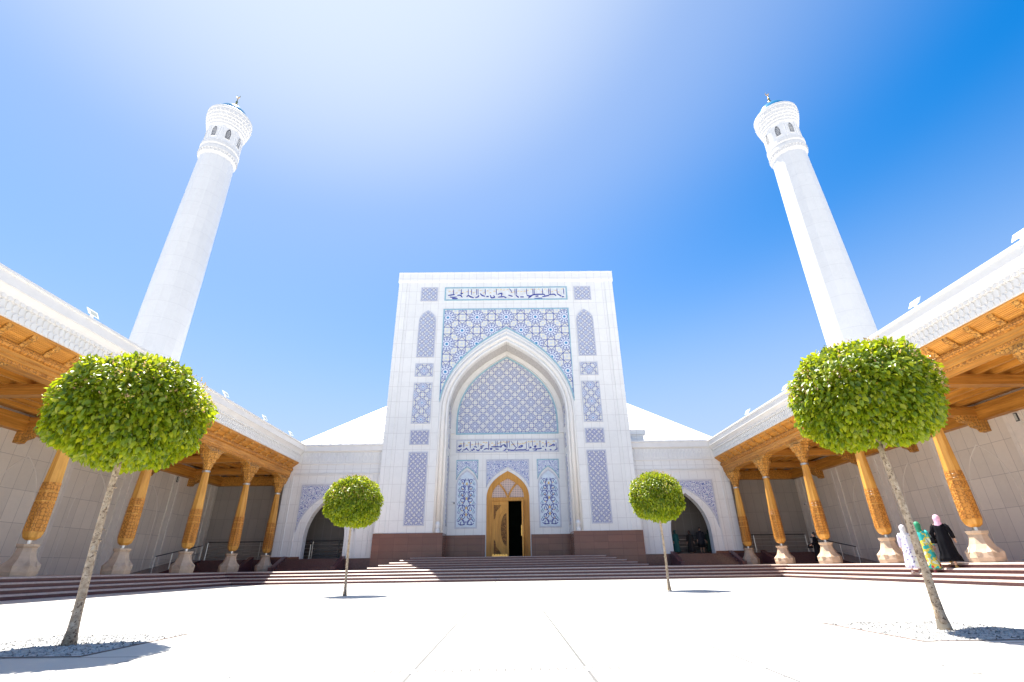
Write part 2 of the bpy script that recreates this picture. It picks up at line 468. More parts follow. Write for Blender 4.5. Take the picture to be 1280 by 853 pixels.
bm = B()
for k in range(5):
    z1 = T + (k+1)*.128; y = 30.0 + .4*k; hw = 7.95 - .52*k
    box(bm, -hw, hw, y, 34.44 if k < 4 else 36.66, T-.02, z1 - .056, 1)
    ye = 34.44 if k < 4 else 36.66
    prism(bm, [(y-.025, z1-.045), (y-.02, z1-.035), (y+.02, z1), (ye, z1), (ye, z1-.045)], lambda u, v, d: (d, u, v), -hw-.02, hw+.02, 0)
structure('steps', bm, [M['tread_brown'], M['step_brown']])

# darker drain joints running up the court, square gravel pits, grated drain across the front
for sg in (-1, 1):
    bm = B(); box(bm, sg*5.51, sg*5.55, 3., 26., -.02, .004)
    structure('path', bm, plain('grey_joint', (.20, .195, .19), .7))

# ------------------------------------------------------------------ mosque portal
YP = 34.6; YN = 36.6
portal = thing('mosque_portal', 'tall white marble entrance portal with blue mosaic panels and pointed niche', 'portal', (0, YP, T))
bm = B(); wall_with_arch(bm, -8.95, 8.95, T-.02, 22.5, 0, 4.4, 11.0, 16.9, T-.02, XZ, YP, YP+.5)
for sg in (-1, 1):
    box(bm, sg*8.3, sg*8.97, YP-.05, YP+.02, 2.84, 22.48)          # edge strips
    box(bm, sg*8.5, sg*8.94, YP+.5, 41., T, 22.5)                 # flanks
box(bm, -8.94, 8.94, 40.6, 41., T, 22.5)
box(bm, -8.94, 8.94, YP+.5, 40.6, 22.1, 22.5)
obj('wall', bm, M['marble'], portal)
bm = B()
prism(bm, [(YP-.03, 22.46), (YP-.10, 22.6), (YP-.10, 23.30), (YP-.13, 23.32), (YP-.13, 23.40), (YP+.6, 23.40), (YP+.6, 22.46)], lambda u, v, d: (d, u, v), -9.03, 9.03)
for sg in (-1, 1): box(bm, sg*8.5, sg*9.03, YP+.6, 41.1, 22.46, 23.40)
obj('cornice', bm, M['marble'], portal)
# plinth of polished red granite
for sg in (-1, 1):
    bm = B()
    box(bm, sg*4.46, sg*9.05, YP-.08, YP+.02, T-.02, 2.80)
    box(bm, sg*8.93, sg*9.05, YP+.02, 35.3, T-.02, 2.80)
    box(bm, sg*4.38, sg*4.46, YP-.06, YN, 1.2, 2.80)
    box(bm, sg*1.63, sg*4.42, YN-.05, YN+.02, 1.2, 2.74)
    obj('plinth', bm, M['granite'], portal)
# niche: soffit, jambs, back wall
bm = B()
ao = arch_full(0, 4.75, 11.0, 17.35, T); ai = arch_full(0, 4.4, 11.0, 16.9, T)
prism(bm, ao + ai[::-1], XZ, YP+.502, YN+.3)
obj('niche_soffit', bm, M['soffit'], portal)
bm = B()
ai2 = arch_full(0, 4.385, 11.0, 16.88, 2.8)
prism(bm, arch_full(0, 4.4, 11.0, 16.9, 2.8) + ai2[::-1], XZ, YP+.0, YP+.42)
for sg in (-1, 1): box(bm, sg*4.36, sg*4.4, YP+.42, YN, 2.8, 11.0)
obj('niche_jamb', bm, M['marble'], portal)
bm = B(); wall_with_arch(bm, -4.42, 4.42, 1.2, 17.0, 0, 1.56, 5.2, 7.15, 1.2, XZ, YN, YN+.32)
obj('niche_wall', bm, M['marble'], portal)
# moulded band round the big arch: two rolls and a twisted rope, carried by slim colonnettes
for k, (hw, zs, za, r, mt, nm) in enumerate(((4.48, 11.0, 17.0, .09, 'white', 'arch_roll'), (4.74, 11.0, 17.38, .15, 'rope', 'arch_rope'), (4.98, 11.0, 17.78, .09, 'white', 'arch_roll'))):
    bm = B()
    pts = [(x, YP-.01, z) for x, z in arch_full(0, hw, zs, za, 2.85 if nm == 'arch_roll' else 3.3, 26)]
    tube(bm, pts, r, 10); obj(nm, bm, M[mt], portal, smooth=True)
for sg in (-1, 1):
    bm = B(); lathe(bm, [(.17, 2.8), (.17, 2.95), (.12, 3.0), (.15, 3.15), (.2, 3.3), (.15, 3.42), (.13, 3.5), (0, 3.5)], sg*4.74, YP-.05, 14)
    obj('colonnette_base', bm, M['white'], portal, smooth=True, angle=40)
# soffit ribs inside the niche rim
bm = B(); prism(bm, arch_full(0, 4.39, 11.0, 16.89, 10.0) + arch_full(0, 4.06, 11.0, 16.5, 10.0)[::-1], XZ, YN-.16, YN)
obj('niche_rim', bm, M['white'], portal)

def tile(loop, y, mat, name='tile_panel', parent=portal, frame=None, fw=.07, proud=.03, border='lavtrim'):
    bm = B(); prism(bm, loop, XZ, y-proud, y+.01)
    o = obj(name, bm, M[mat], parent)
    bm = B(); ribbon(bm, frame or loop, fw, XZ, y-proud-.015, y, closed=True)
    obj('border', bm, M[border], o)
    return o
def rect(x0, x1, z0, z1): return [(x0, z0), (x1, z0), (x1, z1), (x0, z1)]
for sg in (-1, 1):
    xa, xb = sorted((sg*5.71, sg*7.05))
    tile(rect(xa, xb, 20.67, 21.94), YP, 'girih_two')
    tile([(xa, 15.63)] + arch_full((xa+xb)/2, .67, 18.75, 19.75, None, 10) + [(xb, 15.63)], YP, 'girih_two')
    tile(rect(xa, xb, 14.01, 15.05), YP, 'girih_small')
    tile(rect(xa, xb, 10.32, 13.46), YP, 'girih_small')
    tile(rect(xa, xb, 8.76, 9.79), YP, 'girih_fine')
    tile(rect(xa, xb, 3.28, 8.19), YP, 'girih_fine')
bm = B(); lp = spandrel(bm, 0, 5.08, 19.85, 5.15, 11.0, 18.15, XZ, YP-.03, YP+.01)
sp = obj('spandrel', bm, M['girih_big'], portal)
bm = B(); ribbon(bm, lp, .11, XZ, YP-.05, YP, closed=True); obj('border', bm, M['teal'], sp)
# niche back wall: star tympanum, script band, scroll panels
k = .989
tymp = [(-3.9, 10.0)] + arch_full(0, 3.9, 11.0, 16.36, None, 24) + [(3.9, 10.0)]
tile(tymp, YN, 'girih_mid', 'tympanum', fw=.12, border='teal')

def script_band(x0, x1, z0, z1, y, strokes, parent, wv, bname):
    bm = B(); prism(bm, rect(x0, x1, z0, z1), XZ, y-.03, y+.01)
    o = obj('inscription', bm, M['script_ground'], parent)
    bm = B(); ribbon(bm, rect(x0+.03, x1-.03, z0+.03, z1-.03), .11, XZ, y-.05, y, closed=True); obj('border', bm, M[bname], o)
    bm = B(); W, Hh = x1-x0, z1-z0
    for st, w in strokes:
        q = [(x0+u*W, z0+v*Hh) for u, v in st]; pts = []
        for i in range(len(q)-1):                                 # Catmull-Rom through the traced points
            p0, p1, p2, p3 = q[max(0, i-1)], q[i], q[i+1], q[min(len(q)-1, i+2)]
            for k_ in range(5):
                t = k_/5
                pts.append(tuple(.5*(2*b + (c_-a)*t + (2*a-5*b+4*c_-d)*t*t + (3*b-a-3*c_+d)*t**3) for a, b, c_, d in zip(p0, p1, p2, p3)))
        pts.append(q[-1]); n = len(pts)
        ribbon(bm, pts, [w*wv*(.55+.6*math.sin(PI*(i+.8)/(n+.6))) for i in range(n)], XZ, y-.045, y-.02)
    obj('lettering', bm, M['navy'], o)
    # ochre and pale-blue sprays behind the tall letters
    bm = B(); r_ = random.Random(3)
    for i in range(34):
        a = x0+.25+(W-.5)*(i+.5)/34 + r_.uniform(-.05, .05); b = z0+Hh*r_.uniform(.55, .82)
        ribbon(bm, [(a-.08, b-.04), (a, b+.04), (a+.08, b-.02)], .05, XZ, y-.036, y-.02)
    obj('scrollwork', bm, M['creamglaze'], o)
    return o
def norm(strokes, W0, sc_, px0, px1, top, bot, pw, ph):
    out = []
    for st, w in strokes:
        out.append(([(((W0 + cx/sc_) - px0)/(px1-px0), (bot-cy)/(bot-top)) for cx, cy in st], w)); 
    return out
vl = lambda x, a, b, w=1.: ([(x, a), (x, (a+b)/2), (x+2, b)], w)
n1 = [vl(265,140,275,1.5), vl(415,140,300,1.5), vl(540,140,240), vl(600,140,270), vl(845,135,330,1.5), vl(1010,120,290), vl(1045,120,280), vl(1125,130,300), vl(1275,130,300,1.4)]
n1 += [(p, 2.0) for p in ([(215,215),(150,245),(180,260),(225,235)], [(120,270),(105,320),(140,340),(190,330),(210,300)], [(160,375),(190,370)], [(220,375),(250,365)], [(240,335),(290,330),(330,300),(350,330),(385,345)], [(430,330),(470,345),(500,310),(520,340)], [(400,375),(435,370)], [(500,265),(545,265),(570,285)], [(550,330),(600,350),(640,330)], [(640,300),(690,290),(665,310)], [(650,260),(740,240)], [(730,335),(760,320),(800,310),(850,330)], [(870,310),(920,310),(900,330),(880,320)], [(900,270),(960,270),(1050,270),(1160,275)], [(960,365),(1000,370)], [(1000,320),(1080,330)], [(1130,260),(1180,230),(1230,235),(1200,215)], [(1170,370),(1210,365),(1240,330),(1270,325)], [(700,370),(720,360)])]
n2 = [vl(60,100,240), vl(115,100,250), vl(295,100,240), vl(490,110,300), vl(545,150,280), vl(625,100,230), vl(790,100,280), vl(930,100,250,2.), vl(1145,150,290), ([(150,110),(200,180),(250,240),(290,260)], 1.2)]
n2 += [(p, 2.0) for p in ([(320,240),(380,210),(405,220),(370,245),(310,255)], [(0,220),(30,225),(50,250)], [(70,290),(150,310),(230,305),(250,260)], [(20,340),(60,350),(110,310)], [(240,345),(280,310),(450,305),(460,285)], [(470,310),(510,325),(550,300)], [(550,270),(590,260),(570,240)], [(650,240),(700,220),(690,250),(660,250)], [(640,330),(690,320),(720,295)], [(620,290),(780,285),(830,270)], [(840,230),(870,240)], [(860,330),(880,335)], [(900,290),(920,330)], [(980,240),(1040,220),(1090,190),(1110,215),(1070,230)], [(1000,310),(1040,310)], [(1090,330),(1150,300),(1185,280),(1160,260)])]
st = norm(n1, 566, 18.82, 571, 697.2, 105, 395, 0, 0) + norm(n2, 630, 17.78, 571, 697.2, 75, 350, 0, 0)
script_band(-3.89, 3.89, 8.56, 9.52, YN, st, portal, .037, 'lavtrim')
n3 = [vl(x,125,235,1.1) for x in (265,415,550,615,710,740,880,1095)]
n3 += [(p, 2.0) for p in ([(160,240),(290,225)], [(200,270),(260,275),(330,270)], [(340,240),(400,240),(440,280)], [(400,200),(450,210)], [(520,270),(560,245),(600,280)], [(580,260),(660,290)], [(690,285),(740,270),(760,240)], [(780,210),(830,250),(880,260)], [(900,265),(950,270)], [(980,240),(1000,290),(1060,280),(1040,250)], [(1120,230),(1200,210),(1190,260)], [(1130,280),(1250,270)], [(240,300),(350,300)])]
n4 = [vl(x,110,225,1.1) for x in (205,235,425,545,570,730,845,875,1005,1130)] + [([(90,110),(120,130),(150,190)], 1.1)]
n4 += [(p, 2.0) for p in ([(0,260),(40,280)], [(80,230),(130,245),(160,255)], [(220,230),(260,265),(280,270)], [(300,265),(370,265)], [(430,230),(470,250),(510,240)], [(450,290),(500,260),(560,225),(740,220),(770,245)], [(590,255),(650,250)], [(720,265),(800,250),(850,245)], [(840,230),(940,220),(980,250)], [(1010,215),(1060,245),(1080,260)], [(1090,270),(1130,265)], [(570,295),(720,290)])]
st = norm(n3, 550, 15.6, 556.5, 708, 95, 330, 0, 0) + norm(n4, 630, 15.24, 556.5, 708, 80, 315, 0, 0)
script_band(-5.08, 5.08, 20.71, 21.93, YP, st, portal, .047, 'teal')

# scroll panels beside the door
def arabesque(o, xc, z0, z1, hw, y):
    bm = B(); bc = B(); bt = B()
    H = z1-z0
    def sp_(cx, cz, r, turns, ph, dirn, n=16):
        return [(cx + dirn*r*(1-.75*i/n)*math.cos(ph+turns*2*PI*i/n), cz + r*(1-.75*i/n)*math.sin(ph+turns*2*PI*i/n)) for i in range(n+1)]
    for sg in (-1, 1):
        f = lambda pts: [(xc+sg*a, b) for a, b in pts]
        for t0, rr, ph in ((.07, .26, .3), (.19, .24, 2.4), (.33, .30, .0), (.50, .22, 2.2), (.60, .26, .2), (.73, .20, 2.3), (.84, .18, .4)):
            ribbon(bm, f(sp_(.42*hw, z0+t0*H, rr, 1.15, ph, 1)), .05, XZ, y-.045, y-.02)
        for t0, rr, ph in ((.11, .13, 1.2), (.26, .12, .5), (.41, .13, 1.6), (.56, .12, .2), (.67, .12, 1.2), (.79, .11, .4), (.90, .09, 1.4)):
            ribbon(bm, f(sp_(.76*hw, z0+t0*H, rr, 1., ph, -1, 10)), .028, XZ, y-.043, y-.02)
            ribbon(bm, f(sp_(.16*hw, z0+(t0-.03)*H, rr*.8, .9, ph+1, 1, 10)), .028, XZ, y-.043, y-.02)
        ribbon(bm, f([(.05, z0+.04*H), (.55*hw, z0+.03*H), (.8*hw, z0+.06*H)]), .055, XZ, y-.045, y-.02)
        stem = [(.10+.30*hw*abs(math.sin(i*PI/6))*(1-.4*i/24), z0+H*(.06+.84*i/24)) for i in range(25)]
        ribbon(bm, f(stem), .05, XZ, y-.046, y-.02)
        for t0 in (.12, .27, .42, .56, .68, .79):
            ribbon(bt, f([(.62*hw, z0+t0*H), (.78*hw, z0+(t0+.03)*H), (.70*hw, z0+(t0+.055)*H)]), .06, XZ, y-.044, y-.02)
            ribbon(bc, f([(.42*hw-.04, z0+(t0+.02)*H), (.42*hw+.05, z0+(t0+.025)*H)]), .07, XZ, y-.048, y-.02)
    for t0 in (.22, .34, .52, .80): ribbon(bc, [(xc, z0+t0*H-.09), (xc, z0+t0*H+.09)], .13, XZ, y-.047, y-.02)
    obj('scrollwork', bm, M['navy'], o); obj('blossoms', bc, M['creamglaze'], o); obj('leaves', bt, M['teal'], o)
for sg in (-1, 1):
    xc = sg*3.02
    lp = [(xc-.75, 3.22)] + arch_full(xc, .75, 6.1, 7.2, None, 12) + [(xc+.75, 3.22)]
    o = tile(lp, YN, 'panel_pale', 'scroll_panel', fw=.10)
    arabesque(o, xc, 3.3, 7.0, .7, YN)
    bm = B(); lp = spandrel(bm, xc, .79, 7.97, .86, 6.15, 7.5, XZ, YN-.03, YN+.01)
    o = obj('tile_panel', bm, M['floral'], portal)
    bm = B(); ribbon(bm, lp, .07, XZ, YN-.05, YN, closed=True); obj('border', bm, M['teal'], o)
bm = B(); lp = spandrel(bm, 0, 1.58, 7.97, 1.74, 5.25, 7.47, XZ, YN-.03, YN+.01)
o = obj('tile_panel', bm, M['floral_dark'], portal)
bm = B(); ribbon(bm, lp, .08, XZ, YN-.05, YN, closed=True); obj('border', bm, M['lavtrim'], o)
# tiles on the niche jambs
for sg in (-1, 1):
    for z0, z1 in ((3.3, 8.1), (8.75, 9.75), (10.3, 13.0)):
        bm = B(); box(bm, sg*4.33, sg*4.37, YP+.75, YN-.45, z0, z1)
        obj('tile_panel', bm, girih('jamb_mosaic', .7, axes=(1, 2), cx=35.5, cz=3.6, lw=.06, dot=CREAM), portal)
# door: frame with fanlight, one shut leaf, one leaf standing open
def door():
    bm = B()
    o_ = arch_full(0, 1.56, 5.2, 7.15, 1.24); i_ = arch_full(0, 1.18, 5.25, 6.62, 1.24)
    prism(bm, o_ + i_[::-1], XZ, YN-.06, YN+.2)
    box(bm, -1.5, 1.5, YN-.05, YN+.18, 5.02, 5.27)
    # tracery bars: two arcs springing from the middle of the transom
    for sg in (-1, 1):
        ribbon(bm, [(sg*(.04+.62*(t**1.6)), 5.25+1.02*t) for t in [i/10 for i in range(11)]], .12, XZ, YN-.045, YN+.1)
    d = obj('door', bm, M['door'], portal)
    for nm, lp in (('fanlight', None),):
        bm = B(); prism(bm, [(-1.2, 5.2)] + arch_full(0, 1.2, 5.26, 6.65, None, 14) + [(1.2, 5.2)], XZ, YN+.05, YN+.08)
        obj(nm, bm, M['lattice'], d)
    bm = B()                                                      # shut leaf
    box(bm, -1.19, .03, YN+.03, YN+.12, 1.26, 5.02)
    for a, b, c_, e in ((-1.17, -1.06, 1.3, 5.0), (-.10, .03, 1.3, 5.0), (-1.06, -.10, 1.3, 1.46), (-1.06, -.10, 4.78, 5.0)):
        box(bm, a, b, YN+.0, YN+.03, c_, e)
    lf = obj('leaf', bm, M['door'], d)
    bm = B()
    half = [(-.12, 1.75)] + [(-.12-.62*math.sin(t), 3.1-1.30*math.cos(t)) for t in [PI*i/20 for i in range(1, 20)]] + [(-.12, 4.45)]
    inner = [(-.12, 4.2)] + [(-.12-.40*math.sin(t), 3.1+1.08*math.cos(t)) for t in [PI*i/20 for i in range(1, 20)]] + [(-.12, 2.0)]
    prism(bm, [(-.115, 2.02)] + inner[::-1][1:-1] + [(-.115, 4.18)], XZ, YN-.0, YN+.04)
    prism(bm, [(-1.02, 4.74), (-.50, 4.74), (-.62, 4.55), (-.85, 4.3), (-.92, 3.9), (-1.02, 3.75)], XZ, YN+.01, YN+.04)
    prism(bm, [(-1.02, 1.5), (-.50, 1.5), (-.62, 1.7), (-.85, 1.95), (-.92, 2.3), (-1.02, 2.45)], XZ, YN+.01, YN+.04)
    obj('carving', bm, M['door_carved'], lf)
    bm = B(); ribbon(bm, half, .06, XZ, YN+.0, YN+.04); obj('moulding', bm, M['door'], lf)
    bm = B()
    box(bm, -1.14, -.06, YN-.02, YN+.01, 1.27, 1.44)
    for i in range(6): box(bm, -1.10+i*.18, -1.02+i*.18, YN-.03, YN-.02, 1.44, 1.50)
    obj('kick_plate', bm, M['gold'], lf)
    bm = B()                                                      # open leaf, swung outwards, seen almost edge on
    a = rad(83); ca, sa = math.cos(a), math.sin(a)
    hx, hy = 1.19, YN-.07
    def sw(u, v, w): return (hx - u*ca - w*sa, hy - u*sa + w*ca, v)
    prism(bm, rect(0, 1.15, 1.27, 5.0), sw, 0., .09)
    prism(bm, rect(.12, 1.03, 1.5, 4.75), sw, .09, .11)
    lo = obj('leaf', bm, M['door'], d)
    bm = B(); prism(bm, rect(1.0, 1.03, 2.6, 3.3), sw, .11, .16); obj('handle', bm, M['gold'], lo)
door()
bm = B()                                                          # dim hall behind the door, its gloom put into near-black colour
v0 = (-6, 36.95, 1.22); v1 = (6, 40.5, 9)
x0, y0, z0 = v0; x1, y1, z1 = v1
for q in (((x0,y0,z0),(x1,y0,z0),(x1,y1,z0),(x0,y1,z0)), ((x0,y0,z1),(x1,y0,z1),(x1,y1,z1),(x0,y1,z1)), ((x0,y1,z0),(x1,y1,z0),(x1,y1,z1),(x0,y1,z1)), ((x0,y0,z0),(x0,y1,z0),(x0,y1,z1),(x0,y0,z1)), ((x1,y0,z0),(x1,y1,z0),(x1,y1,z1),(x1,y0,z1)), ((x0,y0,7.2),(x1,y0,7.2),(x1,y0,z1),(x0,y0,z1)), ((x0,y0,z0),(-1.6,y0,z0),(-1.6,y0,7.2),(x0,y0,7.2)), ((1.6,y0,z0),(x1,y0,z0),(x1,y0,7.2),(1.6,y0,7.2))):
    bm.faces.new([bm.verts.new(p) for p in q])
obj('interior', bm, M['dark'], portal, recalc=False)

# ------------------------------------------------------------------ prayer hall roof behind the portal
RC, RY = 60., 104.5
hall = thing('prayer_hall', 'broad white seamed roof rising behind the entrance portal', 'building', (0, RY, 0))
RZ = 45.
bm = B(); lathe(bm, [(RC, 8.4), (RC, 8.6), (1.2, RZ), (0, RZ)], 0, RY, 72); obj('roof', bm, M['roof'], hall)
bm = B()
for i in range(72):
    a = PI + PI*(i+.5)/72; ca, sa = math.cos(a), math.sin(a)
    tube(bm, [(RC*ca, RY+RC*sa, 8.64), (1.2*ca, RY+1.2*sa, RZ+.04)], .09, 4)
obj('seams', bm, M['white'], hall)
bm = B(); lathe(bm, [(RC-.8, 0.), (RC-.8, 8.4)], 0, RY, 72); obj('wall', bm, M['white'], hall)

# ------------------------------------------------------------------ side wings with their arches
YW = 35.3
def corbels(bm, a0, a1, step, z, fn, d0, d1, w=.2, h=.34):
    a = a0
    while a < a1:
        prism(bm, [(a+.02, z), (a+w*.35, z-.02), (a+w-.02, z), (a+w, z+h*.62), (a+w*.5, z+h), (a, z+h*.62)], fn, d0, d1); a += step
def wing(sg, word):
    S = XZs(sg)
    w = thing('side_wing', 'white marble wing wall with pointed archway %s' % word, 'building', (sg*12.5, YW, T), 'wings beside the portal')
    bm = B(); wall_with_arch(bm, 8.96, 15.9, T-.02, 9.0, 12.55, 1.4, 2.5, 5.25, T-.02, S, YW, YW+.55)
    box(bm, sg*15.9, sg*16.2, YW+.02, YW+.55, 6.3, 9.0)
    obj('wall', bm, M['marble'], w)
    bm = B()
    lip = [(YW-.03, 8.42), (YW-.14, 8.5), (YW-.16, 8.84), (YW-.22, 8.86), (YW-.22, 8.97), (YW+.5, 8.98), (YW+.5, 8.42)]
    prism(bm, lip, lambda u, v, d: (sg*d, u, v), 8.97, 14.82)
    prism(bm, [(YW-.02, 7.55), (YW-.06, 7.58), (YW-.06, 7.66), (YW+.02, 7.68)], lambda u, v, d: (sg*d, u, v), 8.97, 15.0)
    prism(bm, [(YW-.02, 6.88), (YW-.05, 6.9), (YW-.05, 6.95), (YW+.02, 6.97)], lambda u, v, d: (sg*d, u, v), 9.06, 15.3)
    obj('cornice', bm, M['white'], w)
    bm = B(); corbels(bm, 9.2, 15., .26, 7.78, S, YW-.05, YW+.02, .2, .42); corbels(bm, 9.33, 14.9, .26, 8.18, S, YW-.05, YW+.02, .14, .22)
    obj('frieze', bm, M['white'], w)
    bm = B()                                                      # stepped frame round the arch
    ribbon(bm, [(15.32, 1.45), (15.32, 6.8), (9.6, 6.8), (9.6, 1.45)], .07, S, YW-.04, YW+.01)
    ribbon(bm, [(14.66, 1.45), (14.66, 6.2), (10.44, 6.2), (10.44, 1.45)], .09, S, YW-.05, YW+.01)
    ribbon(bm, arch_full(12.55, 1.47, 2.5, 5.36, 1.4), .16, S, YW-.04, YW+.01)
    obj('arch_moulding', bm, M['white'], w)
    bm = B(); lp = spandrel(bm, 12.55, 2.0, 6.1, 2.02, 2.7, 5.62, S, YW-.03, YW+.01)
    o = obj('spandrel', bm, M['floral_dark'], w)
    bm = B(); ribbon(bm, lp, .10, S, YW-.05, YW, closed=True); obj('border', bm, M['lavtrim'], o)
    bm = B()
    for a, b, zt in ((9.06, 11.1, 1.24), (14.0, 16.0, 1.47), (11.0, 11.16, 1.47)): box(bm, sg*a, sg*b, YW-.05, YW+.03, T-.02, zt)
    box(bm, sg*16.0, sg*17.05, YW-.05, YW-.02, T-.02, 1.3)
    obj('plinth', bm, M['granite'], w)
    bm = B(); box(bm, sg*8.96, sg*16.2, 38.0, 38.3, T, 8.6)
    obj('end_wall', bm, M['marble_deep_shade'], w)  # separate stretch, coloured dark for the shade behind the arch
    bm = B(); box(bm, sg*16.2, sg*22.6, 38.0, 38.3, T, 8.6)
    obj('end_wall', bm, M['marble_half_shade'], w)
    bm = B(); box(bm, sg*8.96, sg*22.6, YW+.55, 38.3, 8.6, 8.9); 
    obj('roof', bm, M['white'], w)
    bm = B(); box(bm, sg*8.96, sg*15.7, YW+.55, 38.0, 7.3, 7.4); obj('ceiling', bm, M['wood_x'], w)
    bm = B(); box(bm, sg*9.0, sg*10.45, 36.45, 37.6, 8.9, 9.75); box(bm, sg*9.0, sg*10.6, 36.3, 37.7, 9.75, 10.1)
    obj('parapet', bm, M['marble'], w)
wing(-1, 'left of the portal, in sun'); wing(1, 'right of the portal, people inside its arch')

# ------------------------------------------------------------------ arcades along both sides of the court
YA0, YA1 = 6., 35.28
CY = [13.06, 17.33, 21.6, 25.88, 30.15, 34.42]
XC = 15.85
def arcade(sg, word):
    E_ = EXT(sg)
    A = thing('arcade', 'timber-ceilinged arcade with carved wooden columns, %s' % word, 'arcade', (sg*18.5, 20., T), 'arcades along the court')
    bm = B(); box(bm, sg*22.1, sg*22.5, YA0, 38.0, T-.02, 8.0)
    obj('wall', bm, M['marble_side'], A)
    for y in [YA0+1.5 + 4.27*i for i in range(8)]:
        bm = B(); box(bm, sg*22.03, sg*22.1, y-.35, y-.17, T, 6.45); box(bm, sg*22.03, sg*22.1, y+.17, y+.35, T, 6.45); box(bm, sg*22.06, sg*22.1, y-.17, y+.17, T, 6.45)
        obj('pilaster', bm, M['pilaster'], A)
    for y in [YA0+1.5+2.135 + 4.27*i for i in range(6)]:          # shallow blind arches between the pilasters
        bm = B(); ribbon(bm, arch_full(y, 1.05, 3.6, 5.6, T), .035, YZs(sg), 22.08, 22.1)
        obj('blind_arch', bm, M['pilaster'], A)
    bm = B(); box(bm, sg*15.3, sg*22.55, YA0, YA1, 7.78, 8.80)
    obj('roof', bm, M['white'], A)
    # cornice
    bm = B()
    prism(bm, [(15.35, 7.72), (15.08, 7.72), (15.06, 8.20), (15.02, 8.22), (15.0, 8.28), (14.93, 8.40), (14.84, 8.50), (14.79, 8.52), (14.78, 8.83), (14.72, 8.85), (14.72, 8.93), (15.35, 8.95)], E_, YA0, YA1+.05)
    obj('cornice', bm, M['white'], A)
    bm = B()
    fn = lambda u, v, d: (sg*d, u, v)
    corbels(bm, YA0+.1, YA1-.3, .21, 7.74, fn, 15.04, 15.10, .17, .22)
    corbels(bm, YA0+.205, YA1-.3, .21, 7.97, fn, 15.02, 15.10, .13, .24)
    corbels(bm, YA0+.1, YA1-.3, .21, 8.21, fn, 14.965, 15.04, .15, .12)
    obj('frieze', bm, M['white'], A)
    # wooden eave and its brackets
    bm = B(); prism(bm, [(15.11, 7.715), (15.11, 7.66), (15.55, 7.32), (15.9, 7.36), (15.9, 7.715)], E_, YA0, YA1)
    for i in range(9):                                            # fluted boards
        t = (i+.5)/9; x, z = 15.12+.42*t, 7.655-.335*t
        box(bm, sg*(x-.008), sg*(x+.012), YA0, YA1-.002, z-.014, z+.02)
    obj('eave', bm, M['wood'], A)
    y = YA0+.25
    while y < YA1-.2:
        bm = B(); prism(bm, [(15.13, 7.69), (15.14, 7.56), (15.22, 7.46), (15.36, 7.40), (15.44, 7.28), (15.56, 7.24), (15.56, 7.4)], E_, y, y+.2); y += .854
        obj('bracket', bm, M['carved'], A)
    # architrave in three boards, carved roll on top
    bm = B()
    prism(bm, [(15.62, 6.66), (15.60, 6.80), (15.57, 6.81), (15.57, 6.93), (15.54, 6.94), (15.54, 7.06), (15.6, 7.08), (16.1, 7.08), (16.1, 6.66)], E_, YA0, YA1-.01)
    obj('architrave', bm, M['wood'], A)
    bm = B()
    prism(bm, [(15.56, 7.06), (15.47, 7.10), (15.43, 7.18), (15.45, 7.27), (15.52, 7.33), (15.7, 7.35), (15.7, 7.06)], E_, YA0, YA1-.005)
    prism(bm, [(15.60, 6.68), (15.585, 6.7), (15.585, 6.78), (15.60, 6.8)], E_, YA0, YA1-.015)
    obj('carved_frieze', bm, M['carved_fine'], A)
    # ceiling
    bm = B(); box(bm, sg*15.72, sg*22.1, YA0, 38.0, 7.36, 7.46); obj('ceiling', bm, M['wood'], A)
    bm = B()
    x = 16.5
    while x < 21.6:
        box(bm, sg*x, sg*(x+.15), YA0, 37.98, 7.14, 7.37); x += .74
    obj('joists', bm, M['wood'], A)
    bm = B(); box(bm, sg*21.72, sg*22.1, YA0, 37.97, 6.5, 7.16); box(bm, sg*21.66, sg*22.1, YA0, 37.96, 6.9, 7.0)
    box(bm, sg*16.2, sg*22.09, 37.6, 37.99, 6.5, 7.15)
    obj('wall_beam', bm, M['wood'], A)
    for y in CY:
        bm = B(); box(bm, sg*16.09, sg*21.75, y-.2, y+.2, 6.74, 7.15); box(bm, sg*16.08, sg*21.74, y-.24, y+.24, 7.0, 7.08)
        cb = obj('crossbeam', bm, M['wood_x'], A)
        bm = B(); prism(bm, [(22.1, 6.0), (21.86, 6.02), (21.78, 6.16), (21.5, 6.26), (21.42, 6.42), (21.0, 6.5), (20.9, 6.74), (22.1, 6.74)], E_, y-.17, y+.17)
        obj('corbel', bm, M['carved'], cb)
    # columns
    for y in CY:
        bm = B(); lathe(bm, [(.07, 1.69), (.15, 1.71), (.24, 1.78), (.29, 1.92), (.295, 2.3), (.275, 3.2), (.255, 3.6), (.21, 4.6), (.165, 5.40)], sg*XC, y, 8, PI/8)
        bmesh.ops.bevel(bm, geom=[e for e in bm.edges if abs(e.verts[0].co.z-e.verts[1].co.z) > .3], offset=.018, segments=2, affect='EDGES')
        c = obj('column', bm, M['wood_z'], A, recalc=True)
        bm = B()                                                  # stone foot
        lathe(bm, [(.49, T-.01), (.52, .76), (.49, .90), (.41, 1.03), (.34, 1.17), (.285, 1.33), (.265, 1.46), (.31, 1.50), (.325, 1.575), (.2, 1.58)], sg*XC, y, 8, PI/8)
        for q in range(8):                                        # lily-pad facets at the corners of the foot
            a = PI/8+2*PI*q/8; ca, sa = math.cos(a), math.sin(a); ta, tb = -sa, ca
            P_ = lambda r, t, z: (sg*XC + r*ca + t*ta, y + r*sa + t*tb, z)
            f = [bm.verts.new(P_(.515, 0, .74)), bm.verts.new(P_(.45, -.12, .92)), bm.verts.new(P_(.36, 0, 1.12)), bm.verts.new(P_(.45, .12, .92)), bm.verts.new(P_(.53, 0, .94))]
            for t3 in ((0, 1, 4), (1, 2, 4), (2, 3, 4), (3, 0, 4)): bm.faces.new([f[i] for i in t3])
